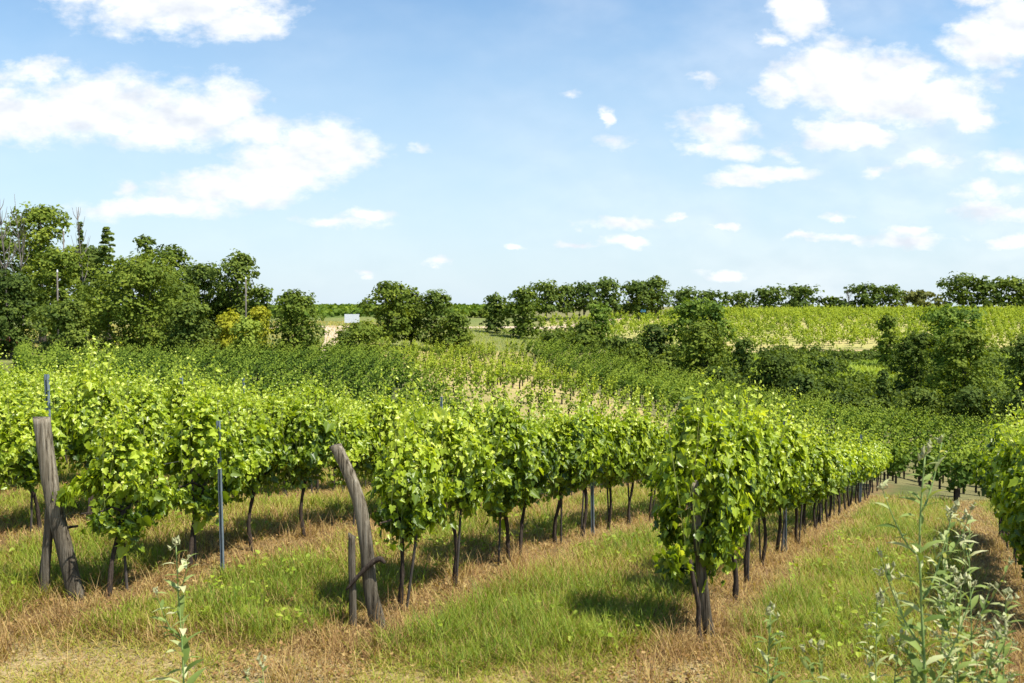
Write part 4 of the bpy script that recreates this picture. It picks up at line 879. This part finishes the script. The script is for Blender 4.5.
# ------------------------------------------------------------------ tall foreground weeds
_lz = lambda t: .14 * math.sin(3.2 * t)
WLEAF = ([(0, 0, 0), (.10, .2, .05), (.135, .45, .05), (.09, .75, -.06), (0, 1, -.24), (-.10, .2, .05), (-.135, .45, .05), (-.09, .75, -.06), (0, .2, .02), (0, .45, .02), (0, .75, -.09)],
         [[0, 1, 8], [8, 1, 2, 9], [9, 2, 3, 10], [10, 3, 4], [5, 0, 8], [6, 5, 8, 9], [7, 6, 9, 10], [4, 7, 10]])
def weed(label, stem, d, leaves=24, lsize=.135, rad=.006, branches=5, seed=1, heads=1):
    g = np.random.default_rng(seed); S = np.array([at(px, py, d + .03 * i) for i, (px, py) in enumerate(stem)])
    bx_, by_ = S[0][0] + (S[0][0] - S[1][0]) * .5, S[0][1]; zb = hz(bx_, by_)
    S = np.vstack([[bx_, by_, zb - .03], S]); base = np.array([bx_, by_, zb])
    t0 = np.r_[0, np.cumsum(np.linalg.norm(np.diff(S, axis=0), axis=1))]; t0 /= t0[-1]; t = np.linspace(0, 1, 30)
    Q = np.stack([np.interp(t, t0, S[:, i]) for i in range(3)], 1)
    for _ in range(3): Q[1:-1] = (Q[:-2] + 2 * Q[1:-1] + Q[2:]) / 4
    Q -= base; o = empty('tall_weed', base); b = MB(); b.tube(Q, rad * (1.1 - .75 * t), 7)
    LP, LD, LS = [], [], []; H = Q[-1, 2]; 
    def head(p, s):
        bud = MB()
        for _ in range(6):
            c = p + g.normal(0, .011, 3) * s + (0, 0, .006); n_ = 5
            bud.tube([p, c, c + (g.normal(0, .004), g.normal(0, .004), .009 * s), c + (g.normal(0, .006), g.normal(0, .006), .019 * s)], [.0015, .002, .0055 * s, .0012], 5)
        bud.build('flower_head', M['bud'], o)
    az = g.uniform(0, 6)
    leaves = int(leaves * 1.35)
    for i in range(leaves):
        k = .30 + .68 * (i + .5) / leaves; p = np.array([np.interp(k, t, Q[:, j]) for j in range(3)]); az += 2.4
        LP.append(p); LD.append((math.cos(az), math.sin(az), .55 + .3 * k)); LS.append(1.25 * lsize * (1.15 - .75 * k ** 2) * g.uniform(.8, 1.2))
    for j in range(branches):
        k = .42 + .5 * (j + .5) / branches; p = np.array([np.interp(k, t, Q[:, i]) for i in range(3)]); a = g.uniform(0, 6.28); L_ = (.42 - .28 * k) * g.uniform(.7, 1.2) * (H / 1.2)
        tt = np.linspace(0, 1, 9)[:, None]; q = p + np.array([math.cos(a), math.sin(a), 0]) * L_ * .55 * tt ** .8 + np.array([0, 0, L_]) * tt ** 1.3
        b.tube(q, rad * .5 * (1.1 - .7 * tt[:, 0]), 5)
        for m_ in range(8):
            az += 2.4; kk = (m_ + 1) / 8; LP.append(q[min(8, int(kk * 8))]); LD.append((math.cos(az), math.sin(az), .6)); LS.append(lsize * .85 * (1.1 - .55 * kk) * g.uniform(.8, 1.2))
        head(q[-1], .7)
    head(Q[-1], 1.5); b.build('stem', M['weed_stem'], o, smooth=True)
    LP, LD, LS = np.array(LP), np.array(LD) + g.normal(0, .15, (len(LP), 3)), np.array(LS)
    nn = np.cross(np.cross(LD, (0, 0, 1.0)), LD) + g.normal(0, .25, LD.shape); X, Y, Z = frame(nn, LD)
    lf = MB(); lf.stamp(WLEAF, LP, X, Y, Z, LS, 0, np.clip(g.normal(.48, .28, len(LP)), 0, 1)); lf.build('foliage', M['weed'], o, smooth=True)
    tag(o, label, 'weed', 'tall grey green weeds in the foreground')
weed('tallest grey green weed stem, blurred, at the lower right', [(926, 690), (921, 600), (919, 529), (925, 455)], 3.1, 26, .105, .0075, 5, 1)
weed('second tall weed just right of the tallest stem', [(941, 690), (943, 620), (944, 565), (951, 512)], 3.4, 24, .095, .006, 6, 2)
weed('slim weed third from the left behind the two tallest', [(973, 690), (971, 610), (969, 560), (970, 522)], 3.8, 24, .085, .005, 6, 3)
weed('small weed left of the tallest stem', [(876, 690), (876, 650), (877, 600)], 3.7, 18, .08, .0045, 4, 4)
weed('leaning weed between the small one and the tallest stem', [(915, 690), (905, 620), (889, 576)], 3.3, 14, .08, .004, 3, 5)
weed('low bushy weed at the right picture edge', [(1004, 700), (1003, 660), (1006, 600)], 3.3, 20, .095, .005, 7, 6)
weed('lowest sprawling weed in the bottom right corner', [(985, 705), (988, 665), (998, 632)], 2.9, 16, .09, .005, 6, 8)
weed('bushy weed between the second tall weed and the slim one', [(958, 705), (957, 660), (961, 585)], 3.2, 24, .10, .005, 6, 12)
weed('short leafy weed in front of the small weed, lower right', [(893, 705), (895, 670), (900, 640)], 3.2, 18, .10, .0045, 4, 13)
weed('low pale weed sprouting below the row right of centre', [(768, 690), (768, 660), (771, 612)], 4.0, 16, .11, .005, 3, 7)
weed('short weed beside the low pale one at the bottom', [(820, 700), (822, 670), (818, 650)], 3.7, 12, .09, .004, 3, 9)
weed('lone tall weed at the lower left, in front of the split post', [(184, 690), (182, 640), (178, 590), (176, 545)], 4.2, 16, .13, .0065, 3, 10)
weed('tiny weed tip right of the lone tall weed', [(262, 700), (264, 680), (262, 664)], 4.3, 10, .08, .004, 2, 11)
